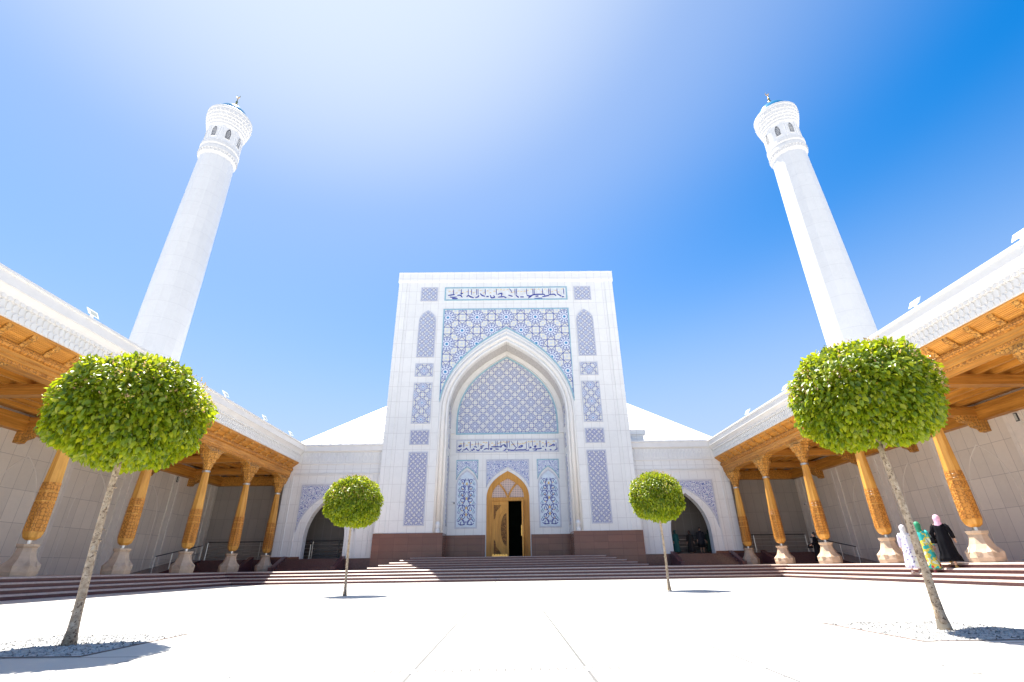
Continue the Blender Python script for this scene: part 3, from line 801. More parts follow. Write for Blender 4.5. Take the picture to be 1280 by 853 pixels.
        obj('foot', bm, M['stone'], c)
        bm = B(); lathe(bm, [(.085, 1.57), (.085, 1.72)], sg*XC, y, 12); obj('pin', bm, M['steel'], c, smooth=True, angle=40)
        bm = B()
        for za, zb, ra, rb in ((1.96, 2.9, .30, .292), (2.95, 3.22, .291, .284), (3.27, 3.55, .283, .268)):
            lathe(bm, [(ra, za), (rb, zb)], sg*XC, y, 8, PI/8)
        obj('carved_band', bm, M['carved_fine'], c)
        bm = B(); lathe(bm, [(.168, 5.38), (.195, 5.39), (.195, 5.47), (.17, 5.48)], sg*XC, y, 16); obj('collar', bm, M['steel'], c, smooth=True, angle=40)
        bm = B(); lathe(bm, [(.165, 5.47), (.20, 5.62), (.23, 5.66), (.25, 5.84), (.31, 5.90), (.33, 6.06), (.42, 6.13), (.45, 6.28), (.50, 6.32), (.50, 6.44)], sg*XC, y, 8, PI/8)
        obj('capital', bm, M['carved'], c)
        if y < 34:
            sb = [(-1.0, 6.665), (-.97, 6.60), (-.80, 6.585), (-.66, 6.52), (-.48, 6.50), (-.42, 6.43), (.42, 6.43), (.48, 6.50), (.66, 6.52), (.80, 6.585), (.97, 6.60), (1.0, 6.665)]
        else:
            sb = [(-1.0, 6.665), (-.97, 6.60), (-.80, 6.585), (-.66, 6.52), (-.48, 6.50), (-.42, 6.43), (.42, 6.43), (.48, 6.50), (.8, 6.56), (.8, 6.665)]
        bm = B(); prism(bm, [(y+a, b) for a, b in sb], YZs(sg), 15.63, 16.07); obj('saddle', bm, M['carved'], c)
    return A
arcade(-1, 'the shaded side, its steps in shadow'); arcade(1, 'the sunlit side with women on its steps')

# ------------------------------------------------------------------ minarets
def minaret(sg, word):
    cx, cy = sg*24.04, 30.05
    m = thing('minaret', 'tall tapering white minaret with gallery and small turquoise dome, %s' % word, 'minaret', (cx, cy, 0), 'pair of minarets')
    bm = B(); n = 16
    lathe(bm, [(1.62, 0), (1.56, 12), (1.49, 20), (1.40, 26), (1.28, 31.6)], cx, cy, n, PI/n); obj('shaft', bm, panelled('minaret_marble', (.70, .695, .685), (0, 2), 60., 1.25, .014, (.62, .615, .61), .35, slabvar=.01), m)
    bm = B(); lathe(bm, [(1.28, 31.5), (1.40, 31.75), (1.40, 32.0), (1.44, 32.1), (1.44, 32.4), (1.40, 32.45), (1.40, 32.6), (1.46, 32.7), (1.46, 33.05), (1.3, 33.06)], cx, cy, 32)
    for q in range(32):
        a = 2*PI*(q+.5)/32
        tube(bm, [(cx+1.37*math.cos(a), cy+1.37*math.sin(a), 31.72), (cx+1.44*math.cos(a), cy+1.44*math.sin(a), 32.05)], .06, 4)
    obj('gallery', bm, M['white_grey'], m)
    bm = B(); lathe(bm, [(1.43, 33.05), (1.40, 35.3)], cx, cy, 8, PI/8)
    for q in range(8):
        a = 2*PI*q/8; ca, sa = math.cos(a), math.sin(a)
        fn = lambda u, v, d: (cx + d*ca - u*sa, cy + d*sa + u*ca, v)
        ribbon(bm, rect(-.40, .40, 33.2, 35.2), .05, fn, 1.34, 1.28, closed=True)
    obj('lantern', bm, M['white'], m)
    for q in range(8):
        a = 2*PI*q/8; ca, sa = math.cos(a), math.sin(a)
        fn = lambda u, v, d: (cx + d*ca - u*sa, cy + d*sa + u*ca, v)
        bm = B(); prism(bm, [(-.21, 33.6)] + arch_full(0, .21, 34.4, 34.95, None, 6) + [(.21, 33.6)], fn, 1.2, 1.325)
        wn = obj('window', bm, M['glass_dark'], m)
        bm = B()
        for i in range(-2, 3):
            u = i*.09
            ribbon(bm, [(u-.10, 33.7), (u+.10, 34.75)], 0.013, fn, 1.338, 1.31) if abs(u) < .12 else None
            ribbon(bm, [(u+.10, 33.7), (u-.10, 34.75)], 0.013, fn, 1.340, 1.31) if abs(u) < .12 else None
        for i in range(5): ribbon(bm, [(-.2, 33.75+.22*i), (.2, 33.75+.22*i)], 0.013, fn, 1.336, 1.31)
        ribbon(bm, [(-.21, 33.6)] + arch_full(0, .21, 34.4, 34.95, None, 6) + [(.21, 33.6)], .05, fn, 1.345, 1.30, closed=True)
        obj('lattice', bm, M['white'], wn)
    bm = B(); lathe(bm, [(1.40, 35.2), (1.45, 35.25), (1.46, 35.5), (1.52, 35.56), (1.53, 35.85), (1.59, 35.92), (1.60, 36.2), (1.66, 36.26), (1.67, 36.6), (1.71, 36.66), (1.71, 37.15), (1.74, 37.2), (1.74, 37.5), (1.70, 37.55), (1.70, 37.35), (0, 37.35)], cx, cy, 32)
    for j, (r, z) in enumerate(((1.52, 35.5), (1.59, 35.85), (1.66, 36.2), (1.72, 36.6))):
        for q in range(32):
            a = 2*PI*(q+.5*(j % 2))/32
            tube(bm, [(cx+(r-.11)*math.cos(a), cy+(r-.11)*math.sin(a), z-.02), (cx+(r+.0)*math.cos(a), cy+(r+.0)*math.sin(a), z+.3)], [.03, .07], 4)
    obj('crown_cornice', bm, M['white_grey'], m)
    bm = B(); lathe(bm, [(1.42, 37.36), (1.42, 37.6), (1.36, 37.62)] + [(1.34*math.cos(t), 37.62+1.35*math.sin(t)) for t in [i*PI/20 for i in range(1, 10)]] + [(0, 38.99)], cx, cy, 32)
    obj('dome', bm, M['turq'], m, smooth=True, angle=40)
    bm = B(); lathe(bm, [(.10, 38.9), (.16, 39.0), (.08, 39.1), (.17, 39.25), (.17, 39.32), (.06, 39.45), (.10, 39.58), (.04, 39.7), (.03, 39.95), (0, 40.0)], cx, cy, 12)
    tube(bm, [(cx+.14*math.sin(t), cy, 40.12-.14*math.cos(t)) for t in [(-2.3+4.6*i/14) for i in range(15)]], [.012+.03*math.sin(PI*i/14) for i in range(15)], 6)
    obj('finial', bm, M['gold'], m, smooth=True, angle=50)
    def zz(z):
        if z <= 33.05: return z if z < 31.4 else 31.3 + (z-31.4)*.88
        if z <= 37.36: return 32.75 + (z-33.05)*.835
        if z <= 38.9: return (36.25 + (z-37.36)*1.08)
        return 37.9 + (z-38.9)*1.35
    for c in m.children_recursive:
        if c.name.split('.')[0] == 'shaft': continue
        for v in c.data.vertices: v.co.z = zz(v.co.z)
minaret(-1, 'above the shaded arcade'); minaret(1, 'above the sunlit arcade')

# ------------------------------------------------------------------ trees
def crown_mesh(name, seed, n_out, n_in, a=.83, c=.62, leaf=.069):
    g = np.random.default_rng(seed)
    def field(d):                                                 # gentle lumps on the clipped outline
        return 1 + .035*np.sin(5*d[:, 0]+3.1*d[:, 1]+seed) + .035*np.sin(6*d[:, 1]-4*d[:, 2]+2*seed) + .03*np.sin(9*d[:, 2]+7*d[:, 0]) + .022*np.sin(17*d[:, 0]+13*d[:, 2])*np.sin(15*d[:, 1]+seed)
    def pts(n, lo, hi, pw):
        d = g.normal(size=(n, 3)); d /= np.linalg.norm(d, axis=1)[:, None]
        r = lo + (hi-lo)*g.random(n)**pw
        R = r*field(d)
        # superellipsoid: flat-ish top and base like a clipped ball
        q = np.sign(d)*np.abs(d)**.88; q /= (np.abs(q)**2.35).sum(1)[:, None]**(1/2.35)
        return np.stack([q[:, 0]*a*R, q[:, 1]*a*R, q[:, 2]*c*R], 1), d
    p1, d1 = pts(n_out, .78, 1.05, .75); p2, d2 = pts(n_in, .35, .85, .5)
    p = np.concatenate([p1, p2]); d = np.concatenate([d1, d2]); n = len(p)
    sz = leaf*(.65+.7*g.random(n))
    down = np.zeros((n, 3)); down[:, 2] = -1
    side = g.normal(size=(n, 3))
    ax = d*.55 + down*(.55+.3*g.random(n))[:, None] + side*.38
    top = d[:, 2] > .55                                            # young shoots on top stand up
    ax[top] = (d*.5 + side*.5)[top] + np.array([0, 0, .15])
    ax /= np.linalg.norm(ax, axis=1)[:, None]
    nr = d*1.0 + g.normal(size=(n, 3))*.42 + np.array([0, 0, .35])
    nr -= (nr*ax).sum(1)[:, None]*ax; nr /= np.linalg.norm(nr, axis=1)[:, None]
    wd = np.cross(ax, nr)
    tone = np.clip(g.normal(.52, .26, n), .0, .9)
    # stray shoots breaking the outline, pinkish tips
    k = n_out//44
    ds = g.normal(size=(k, 3)); ds[:, 2] = np.abs(ds[:, 2])*1.1-.15; ds /= np.linalg.norm(ds, axis=1)[:, None]
    ps = []; 
    for i in range(k):
        base = ds[i]*np.array([a, a, c])*1.0
        for j in range(4):
            ps.append((base + (ds[i]*.8+np.array([0, 0, .35]))*.035*j + g.normal(size=3)*.012, ds[i], j))
    P2 = np.array([q[0] for q in ps]); D2 = np.array([q[1] for q in ps])
    A2 = D2*.8 + g.normal(size=D2.shape)*.6 + np.array([0, 0, .5]); A2 /= np.linalg.norm(A2, axis=1)[:, None]
    N2 = g.normal(size=D2.shape); N2 -= (N2*A2).sum(1)[:, None]*A2; N2 /= np.linalg.norm(N2, axis=1)[:, None]
    T2 = np.where(np.array([q[2] for q in ps]) >= 2, .93+.07*g.random(len(ps)), .8)
    p = np.concatenate([p, P2]); ax = np.concatenate([ax, A2]); nr = np.concatenate([nr, N2]); wd = np.cross(ax, nr)
    sz = np.concatenate([sz, leaf*.55*(.6+.5*g.random(len(ps)))]); tone = np.concatenate([tone, T2]); n = len(p)
    L = sz[:, None]; w = .31
    fold = .10
    v = np.stack([p, p+ax*L*.30+wd*L*w+nr*L*fold, p+ax*L*.72+wd*L*w*.72+nr*L*fold*.7, p+ax*L-nr*L*.10,
                  p+ax*L*.72-wd*L*w*.72+nr*L*fold*.7, p+ax*L*.30-wd*L*w+nr*L*fold, p+ax*L*.5], 1)   # 7 verts per leaf
    verts = v.reshape(-1, 3)
    tri = np.array([[0, 1, 6], [1, 2, 6], [2, 3, 6], [3, 4, 6], [4, 5, 6], [5, 0, 6]])
    faces = (np.arange(n)[:, None, None]*7 + tri[None]).reshape(-1, 3)
    me = bpy.data.meshes.new(name); me.vertices.add(len(verts)); me.vertices.foreach_set('co', verts.ravel())
    me.loops.add(faces.size); me.loops.foreach_set('vertex_index', faces.ravel().astype(np.int32))
    me.polygons.add(len(faces)); me.polygons.foreach_set('loop_start', np.arange(0, faces.size, 3, dtype=np.int32))
    me.update(calc_edges=True); me.validate()
    at = me.attributes.new('tone', 'FLOAT', 'POINT'); at.data.foreach_set('value', np.repeat(tone, 7).astype(np.float32))
    me.polygons.foreach_set('use_smooth', [True]*len(me.polygons))
    me.materials.append(M['leaf']); return me
def tree(x, y, rot, mesh, dz, label, sx=1., lean=(0, 0), r0=.048, sz=1.):
    t = thing('ornamental_tree', label, 'tree', (x, y, 0), 'clipped ball-crowned trees in the court')
    bm = B(); g = random.Random(int(x*10)); pts = []; rr = []
    for i in range(13):
        f = i/12
        pts.append((x + lean[0]*f + .012*math.sin(5*f+x), y + lean[1]*f + .01*math.cos(4*f), -.02 + 2.06*f)); rr.append(r0*(1-.36*f) + (.026 if i == 0 else .006 if i == 1 else 0))
    tube(bm, pts, rr, 12)
    for i in range(16):                                            # old twig scars
        f = .04+.92*i/16; a = g.uniform(0, 6.28); r_ = r0*(1-.36*f)
        px, py, pz = x+lean[0]*f, y+lean[1]*f, 2.06*f
        tube(bm, [(px+math.cos(a)*r_*.85, py+math.sin(a)*r_*.85, pz), (px+math.cos(a)*r_*1.04, py+math.sin(a)*r_*1.04, pz+.008)], [.018, .010], 6)
    tk = obj('trunk', bm, M['bark'], t, smooth=True)
    bm = B(); cx, cy = x+lean[0], y+lean[1]
    for i in range(11):
        a = 6.28*i/11 + g.uniform(-.2, .2); el = g.uniform(.3, 1.2); L = g.uniform(.42, .62)
        q0 = (cx, cy, 1.98+.02*i)
        q1 = (cx+math.cos(a)*L*.45*math.cos(el), cy+math.sin(a)*L*.45*math.cos(el), 2.1+.5*L*math.sin(el)+.02*i)
        q2 = (cx+math.cos(a)*L*math.cos(el), cy+math.sin(a)*L*math.cos(el), 2.12+.9*L*math.sin(el))
        tube(bm, [q0, q1, q2], [.026, .018, .008], 6)
    obj('limbs', bm, M['bark'], t, smooth=True)
    c = link(bpy.data.objects.new('crown', mesh)); c.parent = t
    c.location = (lean[0], lean[1], 2.58+dz); c.rotation_euler = (0, 0, rot); c.scale = (sx, sx, sz)
    return t
CM1 = crown_mesh('crown_a', 1, 16000, 5000); CM2 = crown_mesh('crown_b', 5, 16000, 5000)
tree(-4.61, 5.98, .4, CM1, -.03, 'clipped ball tree in front of the shaded arcade, crown covering its eave', .93, (-.10, .02))
tree(4.88, 6.10, 2.1, CM2, .12, 'clipped ball tree whose spotted trunk stands before the three women', .94, (-.06, .0))
tree(-4.68, 15.6, 4.0, CM2, .0, 'small-looking clipped ball tree before the wing arch on the shaded side', .90, (-.05, 0), .040, 1.08)
tree(4.78, 15.85, 5.2, CM1, .06, 'bright clipped ball tree before the wing arch with people in it', .87, (-.02, 0), .040, 1.08)

# gravel pits round the trees
def gravel_pit(x, y, lab):
    g = np.random.default_rng(int(abs(x*100+y)))
    bm = B(); h = .8
    vs = [bm.verts.new(p) for p in ((x-h, y-h, .006), (x+h, y-h, .006), (x+h, y+h, .006), (x-h, y+h, .006))]; bm.faces.new(vs)
    n = 900 if y < 10 else 250
    for i in range(n):                                             # loose pebbles
        px, py = x+g.uniform(-h, h), y+g.uniform(-h, h); r = g.uniform(.008, .02)
        a = g.uniform(0, 6.28)
        top = bm.verts.new((px, py, .006+r*.9)); q = [bm.verts.new((px+r*math.cos(a+k*PI/2), py+r*.8*math.sin(a+k*PI/2), .004)) for k in range(4)]
        for k in range(4): bm.faces.new((q[k], q[(k+1) % 4], top))
    o = obj('gravel', bm, M['gravel'], None, recalc=False); tag(o, lab, 'gravel', None, 'stuff')
    bm = B(); e = .02
    for x0, x1, y0, y1 in ((x-h-e, x+h+e, y-h-e, y-h), (x-h-e, x+h+e, y+h, y+h+e), (x-h-e, x-h, y-h, y+h), (x+h, x+h+e, y-h, y+h)):
        box(bm, x0, x1, y0, y1, -.02, .007)
    k = obj('pit_edging', bm, plain('rusty_edging', (.15, .11, .095), .7)); tag(k, 'thin square edging round %s' % lab.replace('at the foot of', 'under'), 'edging', 'edgings of the gravel pits')
for x, y, lab in ((-4.68, 6.05, 'white gravel at the foot of the big tree by the shaded arcade'), (4.82, 6.15, 'white gravel at the foot of the big tree by the women')):
    gravel_pit(x, y, lab)
# slotted drain
bm = B(); box(bm, -13.9, 13.9, 4.20, 4.34, -.02, .005)
dr = obj('drain', bm, plain('drain_stone', (.64, .62, .58), .55)); tag(dr, 'long slotted stone drain crossing the white paving', 'drain')
bm = B(); x = -9.
while x < 9.: box(bm, x, x+.012, 4.215, 4.325, .004, .0065); x += .065
obj('slot', bm, plain('drain_slots', (.12, .115, .11), .9), dr)['kind'] = 'stuff'

# ------------------------------------------------------------------ small fittings
def floodlight(x, y, sg, lab):
    f = thing('floodlight', lab, 'floodlight', (x, y, 8.95), 'floodlights on the arcade cornices')
    bm = B(); box(bm, x-.07, x+.07, y-.07, y+.07, 8.93, 8.96); box(bm, x-.03, x+.03, y-.05, y+.05, 8.96, 9.12)
    obj('bracket', bm, M['lampwhite'], f)
    bm = B(); a = rad(30); ca, sa = math.cos(a), math.sin(a)
    def fr(u, v, w): return (x - sg*(w*ca - v*sa), y + u, 9.22 + w*sa*-1*.0 + v*ca + w*-sa)
    prism(bm, rect(-.21, .21, -.15, .15), fr, -.05, .05)
    prism(bm, rect(-.14, .14, -.09, .09), fr, -.11, -.05)
    h = obj('housing', bm, M['lampwhite'], f)
    bm = B(); prism(bm, rect(-.155, .155, -.10, .10), fr, .05, .056); obj('lens', bm, M['lampglass2'], h)
pos = ['fourth', 'third', 'second', 'last']
for sg, side in ((-1, 'shaded'), (1, 'sunlit')):
    ys = [15.4, 24.4, 28.9, 32.8] if sg < 0 else [11.2, 15.2, 24.3, 28.8]
    nm = {15.4: 'just beside the minaret base', 24.4: 'above the big tree, halfway along', 28.9: 'second from the wing wall', 32.8: 'beside the wing wall'} if sg < 0 else \
         {11.2: 'at the edge of the picture, biggest', 15.2: 'just beside the minaret base', 24.3: 'behind the big tree crown', 28.8: 'second from the wing wall'}
    for y in ys: floodlight(sg*14.95, y, sg, 'white floodlight on the %s arcade cornice, %s' % (side, nm[y]))

def bars(bm, a, b, z0, n, h, post, rp=.02, rb=.014):
    """posts and horizontal bars from a to b (with z at both ends)"""
    A, Bv = Vector(a), Vector(b); L = (Bv-A).length; k = max(1, round(L/post))
    for i in range(k+1):
        p = A.lerp(Bv, i/k); tube(bm, [p, p+Vector((0, 0, h))], rp, 6)
    for j in range(n):
        z = h*(1-j/n)
        yield A+Vector((0, 0, z)), Bv+Vector((0, 0, z))
for sg, side in ((-1, 'shaded'), (1, 'sunlit')):
    r = thing('handrail', 'steel ramp handrail with dark top bar against the wall of the %s arcade' % side, 'handrail', (sg*20.5, 30.7, T), 'ramp handrails')
    bm = B(); seg = list(bars(bm, (sg*20.52, 30.7, T-.02), (sg*20.52, 35.1, LZ), 0, 2, .9, 1.45))
    tube(bm, list(map(tuple, seg[1])), .016, 6)
    obj('posts', bm, M['steel'], r)
    bm = B(); tube(bm, list(map(tuple, seg[0])), .03, 8); obj('top_bar', bm, M['darkmetal'], r)
    r = thing('railing', 'five-bar steel railing on the landing behind the %s arcade' % side, 'railing', (sg*16, 37, LZ), 'landing railings')
    bm = B(); seg = list(bars(bm, (sg*21.4, 37.2, LZ), (sg*10.2, 37.2, LZ), 0, 5, 1.2, 1.87, .028, .02))
    for a, b in seg[1:]: tube(bm, [tuple(a), tuple(b)], .017, 6)
    obj('bars', bm, M['steel'], r)
    bm = B(); tube(bm, [tuple(seg[0][0]), tuple(seg[0][1])], .035, 8); obj('top_bar', bm, M['darkmetal'], r)
# wall lamps: slim vertical fittings high on the arcade walls
for sg, y, lab in ((1, 20.05, 'slim vertical wall lamp high on the sunlit arcade wall, beside the big tree crown'), (-1, 33.0, 'slim vertical wall lamp high on the shaded arcade wall near its corner')):
    l = thing('wall_lamp', lab, 'wall lamp', (sg*22.0, y, 6.1), 'wall lamps')
    bm = B(); box(bm, sg*21.98, sg*22.1, y-.07, y+.07, 6.07, 6.42); obj('housing', bm, M['darkmetal'], l)
    bm = B(); box(bm, sg*21.96, sg*21.98, y-.05, y+.05, 6.1, 6.39); obj('diffuser', bm, M['lampglass'], l)
def camera_fitting(x, y, z, dx, dy, lab):
    c = thing('security_camera', lab, 'security camera', (x, y, z), 'security cameras')
    bm = B(); tube(bm, [(x, y, z), (x+.15*dx, y+.15*dy, z+.02)], .025, 8); obj('arm', bm, M['lampwhite'], c)
    bm = B(); tube(bm, [(x+.12*dx, y+.12*dy, z+.03), (x+.3*dx+.1, y+.3*dy, z-.04)], [.06, .055], 10); b = obj('body', bm, M['lampwhite'], c)
    bm = B(); tube(bm, [(x+.3*dx+.1, y+.3*dy, z-.04), (x+.32*dx+.11, y+.32*dy, z-.047)], .05, 10); obj('lens', bm, M['darkmetal'], b)
camera_fitting(-3.99, YN, 4.93, .0, -1, 'small dark-lensed camera on the niche wall beside the blue scroll panel')
camera_fitting(21.98, 36.9, 4.6, -1, 0, 'small camera on the sunlit arcade wall near its far corner')
p = thing('barrier_post', 'slim steel barrier post on the landing inside the shaded arch', 'post', (-14.0, 36.3, LZ))
bm = B(); lathe(bm, [(.16, LZ), (.16, LZ+.03), (.035, LZ+.05), (.035, LZ+.95)], -13.85, 36.6, 12); obj('pole', bm, M['steel'], p, smooth=True, angle=40)
bm = B(); lathe(bm, [(.035, LZ+.95), (.10, LZ+1.0), (.12, LZ+1.12), (.06, LZ+1.22), (0, LZ+1.24)], -13.85, 36.6, 12); obj('head', bm, M['darkmetal'], p, smooth=True)

# ------------------------------------------------------------------ people
def skinned(name, verts, edges, radii, mat, parent, sub=1, root=0):
    me = bpy.data.meshes.new(name); me.from_pydata(verts, edges, [])
    o = link(bpy.data.objects.new(name, me))
    md = o.modifiers.new('skin', 'SKIN'); md.use_smooth_shade = True; md.branch_smoothing = .4
    if not me.skin_vertices: me.skin_vertices.new(name='')
    for i, r in enumerate(radii):
        sv = me.skin_vertices[0].data[i]; sv.radius = (r, r) if not isinstance(r, tuple) else r; sv.use_root = (i == root)
    ms = o.modifiers.new('sub', 'SUBSURF'); ms.levels = ms.render_levels = sub
    dg = bpy.context.evaluated_depsgraph_get(); dg.update()
    m2 = bpy.data.meshes.new_from_object(o.evaluated_get(dg)); o.modifiers.clear(); o.data = m2
    bpy.data.meshes.remove(me)
    m2.materials.clear(); m2.materials.append(mat)
    m2.polygons.foreach_set('use_smooth', [True]*len(m2.polygons))
    if parent: o.parent = parent
    return o
def loft(bm, rings, n=28, fold=.0, nf=9, ph=0., cap=True):
    """rings of (cx, cy, z, rx, ry); folds deepen downwards"""
    rs = []
    for i, (cx, cy, z, rx, ry) in enumerate(rings):
        k = 1-i/(len(rings)-1) if len(rings) > 1 else 0
        rs.append([bm.verts.new((cx+rx*math.cos(t)*(1+fold*k*math.sin(nf*t+ph)), cy+ry*math.sin(t)*(1+fold*k*math.sin(nf*t+ph+1)), z)) for t in [2*PI*j/n for j in range(n)]])
    for a, b in zip(rs, rs[1:]):
        for j in range(n): bm.faces.new((a[j], a[(j+1) % n], b[(j+1) % n], b[j]))
    if cap: bm.faces.new(rs[0][::-1]); bm.faces.new(rs[-1])
def local_obj(name, bm, mat, parent, smooth=True):
    bmesh.ops.recalc_face_normals(bm, faces=bm.faces[:])
    me = bpy.data.meshes.new(name); bm.to_mesh(me); bm.free(); me.materials.append(mat)
    if smooth: me.polygons.foreach_set('use_smooth', [True]*len(me.polygons))
    o = link(bpy.data.objects.new(name, me)); o.parent = parent; return o
def spotted(name, base, c1, c2, sc_, c3=None):
    m, nt, bs = newmat(name); t, X = coords(nt)
    vo = nt.nodes.new('ShaderNodeTexVoronoi'); vo.inputs['Scale'].default_value = sc_; nt.links.new(t.outputs['Object'], vo.inputs['Vector'])
    d = V(nt, vo.outputs['Distance']); n = noise(nt, t.outputs['Object'], sc_*.6, 2)
    s_ = nt.nodes.new('ShaderNodeSeparateColor'); nt.links.new(vo.outputs['Color'], s_.inputs[0]); k = V(nt, s_.outputs[0])
    c = mixc(nt, n.gt(.52), base, c1)
    if c3: c = mixc(nt, n.lt(.42), c, c3)
    c = mixc(nt, d.lt(.30)*k.gt(.45), c, c2)
    nt.links.new(c, bs.inputs['Base Color']); bs.inputs['Roughness'].default_value = .75
    return m
SKIN = plain('skin', (.45, .26, .18), .5, .06, 8.)
HAIR = plain('dark_hair', (.02, .015, .012), .5, .1, 8.)
def person(label, loc, face, h, dress, scarf, shoe, feet=((.09, 0, 0), (-.09, .0, 0)), arms=None, hair=False, bag=None, baglab='', hemz=.14, flare=.27, sway=(0, 0), trim=None):
    """figure looks along local +Y, stands on local z=0; feet = (x, y, z) of left and right foot"""
    t = thing('person', label, 'person', loc); t.rotation_euler = (0, 0, face)
    s = h/1.65
    (lx, ly, lz), (rx, ry, rz) = feet
    J = {}; vs = []; es = []; ra = []
    def j(n, p, r, par=None):
        J[n] = len(vs); vs.append(tuple(c*s for c in p)); ra.append(r*s if not isinstance(r, tuple) else tuple(q*s for q in r))
        if par: es.append((J[par], J[n]))
    sw = lambda z: (sway[0]*z, sway[1]*z)
    j('pelvis', (0, 0, .90), (.14, .11)); j('waist', (*sw(.2), 1.05), (.115, .09), 'pelvis'); j('chest', (*sw(.4), 1.24), (.135, .10), 'waist')
    j('collar', (*sw(.55), 1.36), (.09, .075), 'chest'); j('neck', (sw(.6)[0], sw(.6)[1]+.01, 1.42), .048, 'collar')
    j('jaw', (sw(.65)[0], sw(.65)[1]+.035, 1.49), (.06, .066), 'neck'); j('head', (sw(.7)[0], sw(.7)[1]+.02, 1.565), (.073, .088), 'jaw'); j('top', (sw(.7)[0], sw(.7)[1]+.01, 1.625), (.045, .05), 'head')
    for nm, sx, (fx, fy, fz) in (('L', 1, (lx, ly, lz)), ('R', -1, (rx, ry, rz))):
        j('hip'+nm, (sx*.085, 0, .84), .095, 'pelvis')
        j('knee'+nm, ((sx*.085+fx)/2, fy*.5+.03+.1*max(0, fz), .47+fz*.55), .062, 'hip'+nm)
        j('ankle'+nm, (fx, fy-.02, .085+fz), .036, 'knee'+nm); j('toe'+nm, (fx, fy+.14, .035+fz), .030, 'ankle'+nm)
    arms = arms or {'L': ((.22, -.02, 1.08), (.25, .05, .86)), 'R': ((-.22, -.02, 1.08), (-.25, .05, .86))}
    for nm, sx in (('L', 1), ('R', -1)):
        el, wr = arms[nm]
        j('sh'+nm, (sw(.5)[0]+sx*.165, sw(.5)[1], 1.325), .052, 'collar'); j('el'+nm, el, .038, 'sh'+nm); j('wr'+nm, wr, .025, 'el'+nm)
        d = (Vector(wr)-Vector(el)).normalized(); sd = d.cross(Vector((0, 1, .2))).normalized(); pl = d.cross(sd).normalized()
        pm = Vector(wr)+d*.065; j('palm'+nm, tuple(pm), (.034, .018), 'wr'+nm)
        for q, (o_, L) in enumerate(((-.03, .058), (-.01, .070), (.01, .066), (.029, .05))):
            b0 = pm + sd*o_*.9 + d*.02; b1 = b0 + d*L*.6 + pl*.008; b2 = b1 + d*L*.4 + pl*.022
            j('f%d%s' % (q, nm), tuple(b0), .0095, 'palm'+nm); j('g%d%s' % (q, nm), tuple(b1), .0085, 'f%d%s' % (q, nm)); j('h%d%s' % (q, nm), tuple(b2), .007, 'g%d%s' % (q, nm))
        tb = Vector(wr) + d*.025 - sd*.03; tt = tb + d*.035 - sd*.022 + pl*.01
        j('t0'+nm, tuple(tb), .0105, 'wr'+nm); j('t1'+nm, tuple(tt), .0085, 't0'+nm)
    body = skinned('body', vs, es, ra, SKIN, t)
    # face: nose, eyes, mouth, ears
    hx, hy = sw(.7)[0]*s, sw(.7)[1]*s
    # dress: one lofted garment with folds plus sleeves
    bm = B(); mid = ((lx+rx)/2*s, (ly+ry)/2*s*.8)
    rings = [(mid[0], mid[1], hemz*s + min(lz, rz)*.5, flare*s, flare*.86*s), (mid[0]*.8, mid[1]*.8, (hemz+.12)*s, flare*.95*s, flare*.8*s), (mid[0]*.5, mid[1]*.5, .45*s, .235*s, .20*s), (0, 0, .72*s, .212*s, .178*s), (0, -.01*s, .90*s, .205*s, .168*s),
             (sw(.2)[0]*s, sw(.2)[1]*s, 1.06*s, .172*s, .135*s), (sw(.4)[0]*s, sw(.4)[1]*s, 1.22*s, .188*s, .142*s), (sw(.5)[0]*s, sw(.5)[1]*s, 1.33*s, .185*s, .115*s), (sw(.55)[0]*s, sw(.55)[1]*s, 1.395*s, .10*s, .085*s), (sw(.6)[0]*s, sw(.6)[1]*s, 1.43*s, .062*s, .062*s)]
    loft(bm, rings, 36, .09, 8, h*7)
    dr_ = local_obj('dress', bm, dress, t)
    for nm, sx in (('L', 1), ('R', -1)):
        el, wr = arms[nm]; wv = Vector(el).lerp(Vector(wr), .88)
        bm = B(); tube(bm, [tuple(Vector((sw(.5)[0]+sx*.13, sw(.5)[1], 1.335))*s), tuple(Vector((sw(.5)[0]+sx*.185, sw(.5)[1], 1.27))*s), tuple(Vector(el)*s), tuple(wv*s)], [.075*s, .078*s, .066*s, .058*s], 12)
        local_obj('sleeve', bm, dress, dr_)
    if scarf:
        bm = B()
        loft(bm, [(hx+.01*s, hy-.085*s, 1.14*s, .05*s, .02*s), (hx, hy-.085*s, 1.26*s, .10*s, .035*s), (hx, hy-.05*s, 1.36*s, .115*s, .07*s), (hx, hy-.028*s, 1.42*s, .086*s, .082*s), (hx, hy-.012*s, 1.49*s, .096*s, .106*s), (hx, hy-.01*s, 1.555*s, .106*s, .118*s), (hx, hy-.01*s, 1.61*s, .090*s, .102*s), (hx, hy-.01*s, 1.655*s, .058*s, .068*s), (hx, hy-.012*s, 1.672*s, .02*s, .024*s)], 22, .10, 5, 1.)
        local_obj('headscarf', bm, scarf, t)
    if hair:
        bm = B(); loft(bm, [(hx, hy-.025*s, 1.47*s, .07*s, .07*s), (hx, hy-.012*s, 1.55*s, .087*s, .098*s), (hx, hy-.005*s, 1.62*s, .078*s, .09*s), (hx, hy-.005*s, 1.662*s, .04*s, .05*s)], 20); local_obj('hair', bm, HAIR, t)
    for fx, fy, fz in feet:
        bm = B(); loft(bm, [(fx*s, (fy+.05)*s, fz*s, .045*s, .125*s), (fx*s, (fy+.05)*s, (fz+.035)*s, .045*s, .125*s), (fx*s, (fy+.02)*s, (fz+.075)*s, .034*s, .08*s)], 16)
        local_obj('shoe', bm, shoe, t)
    bm = B()
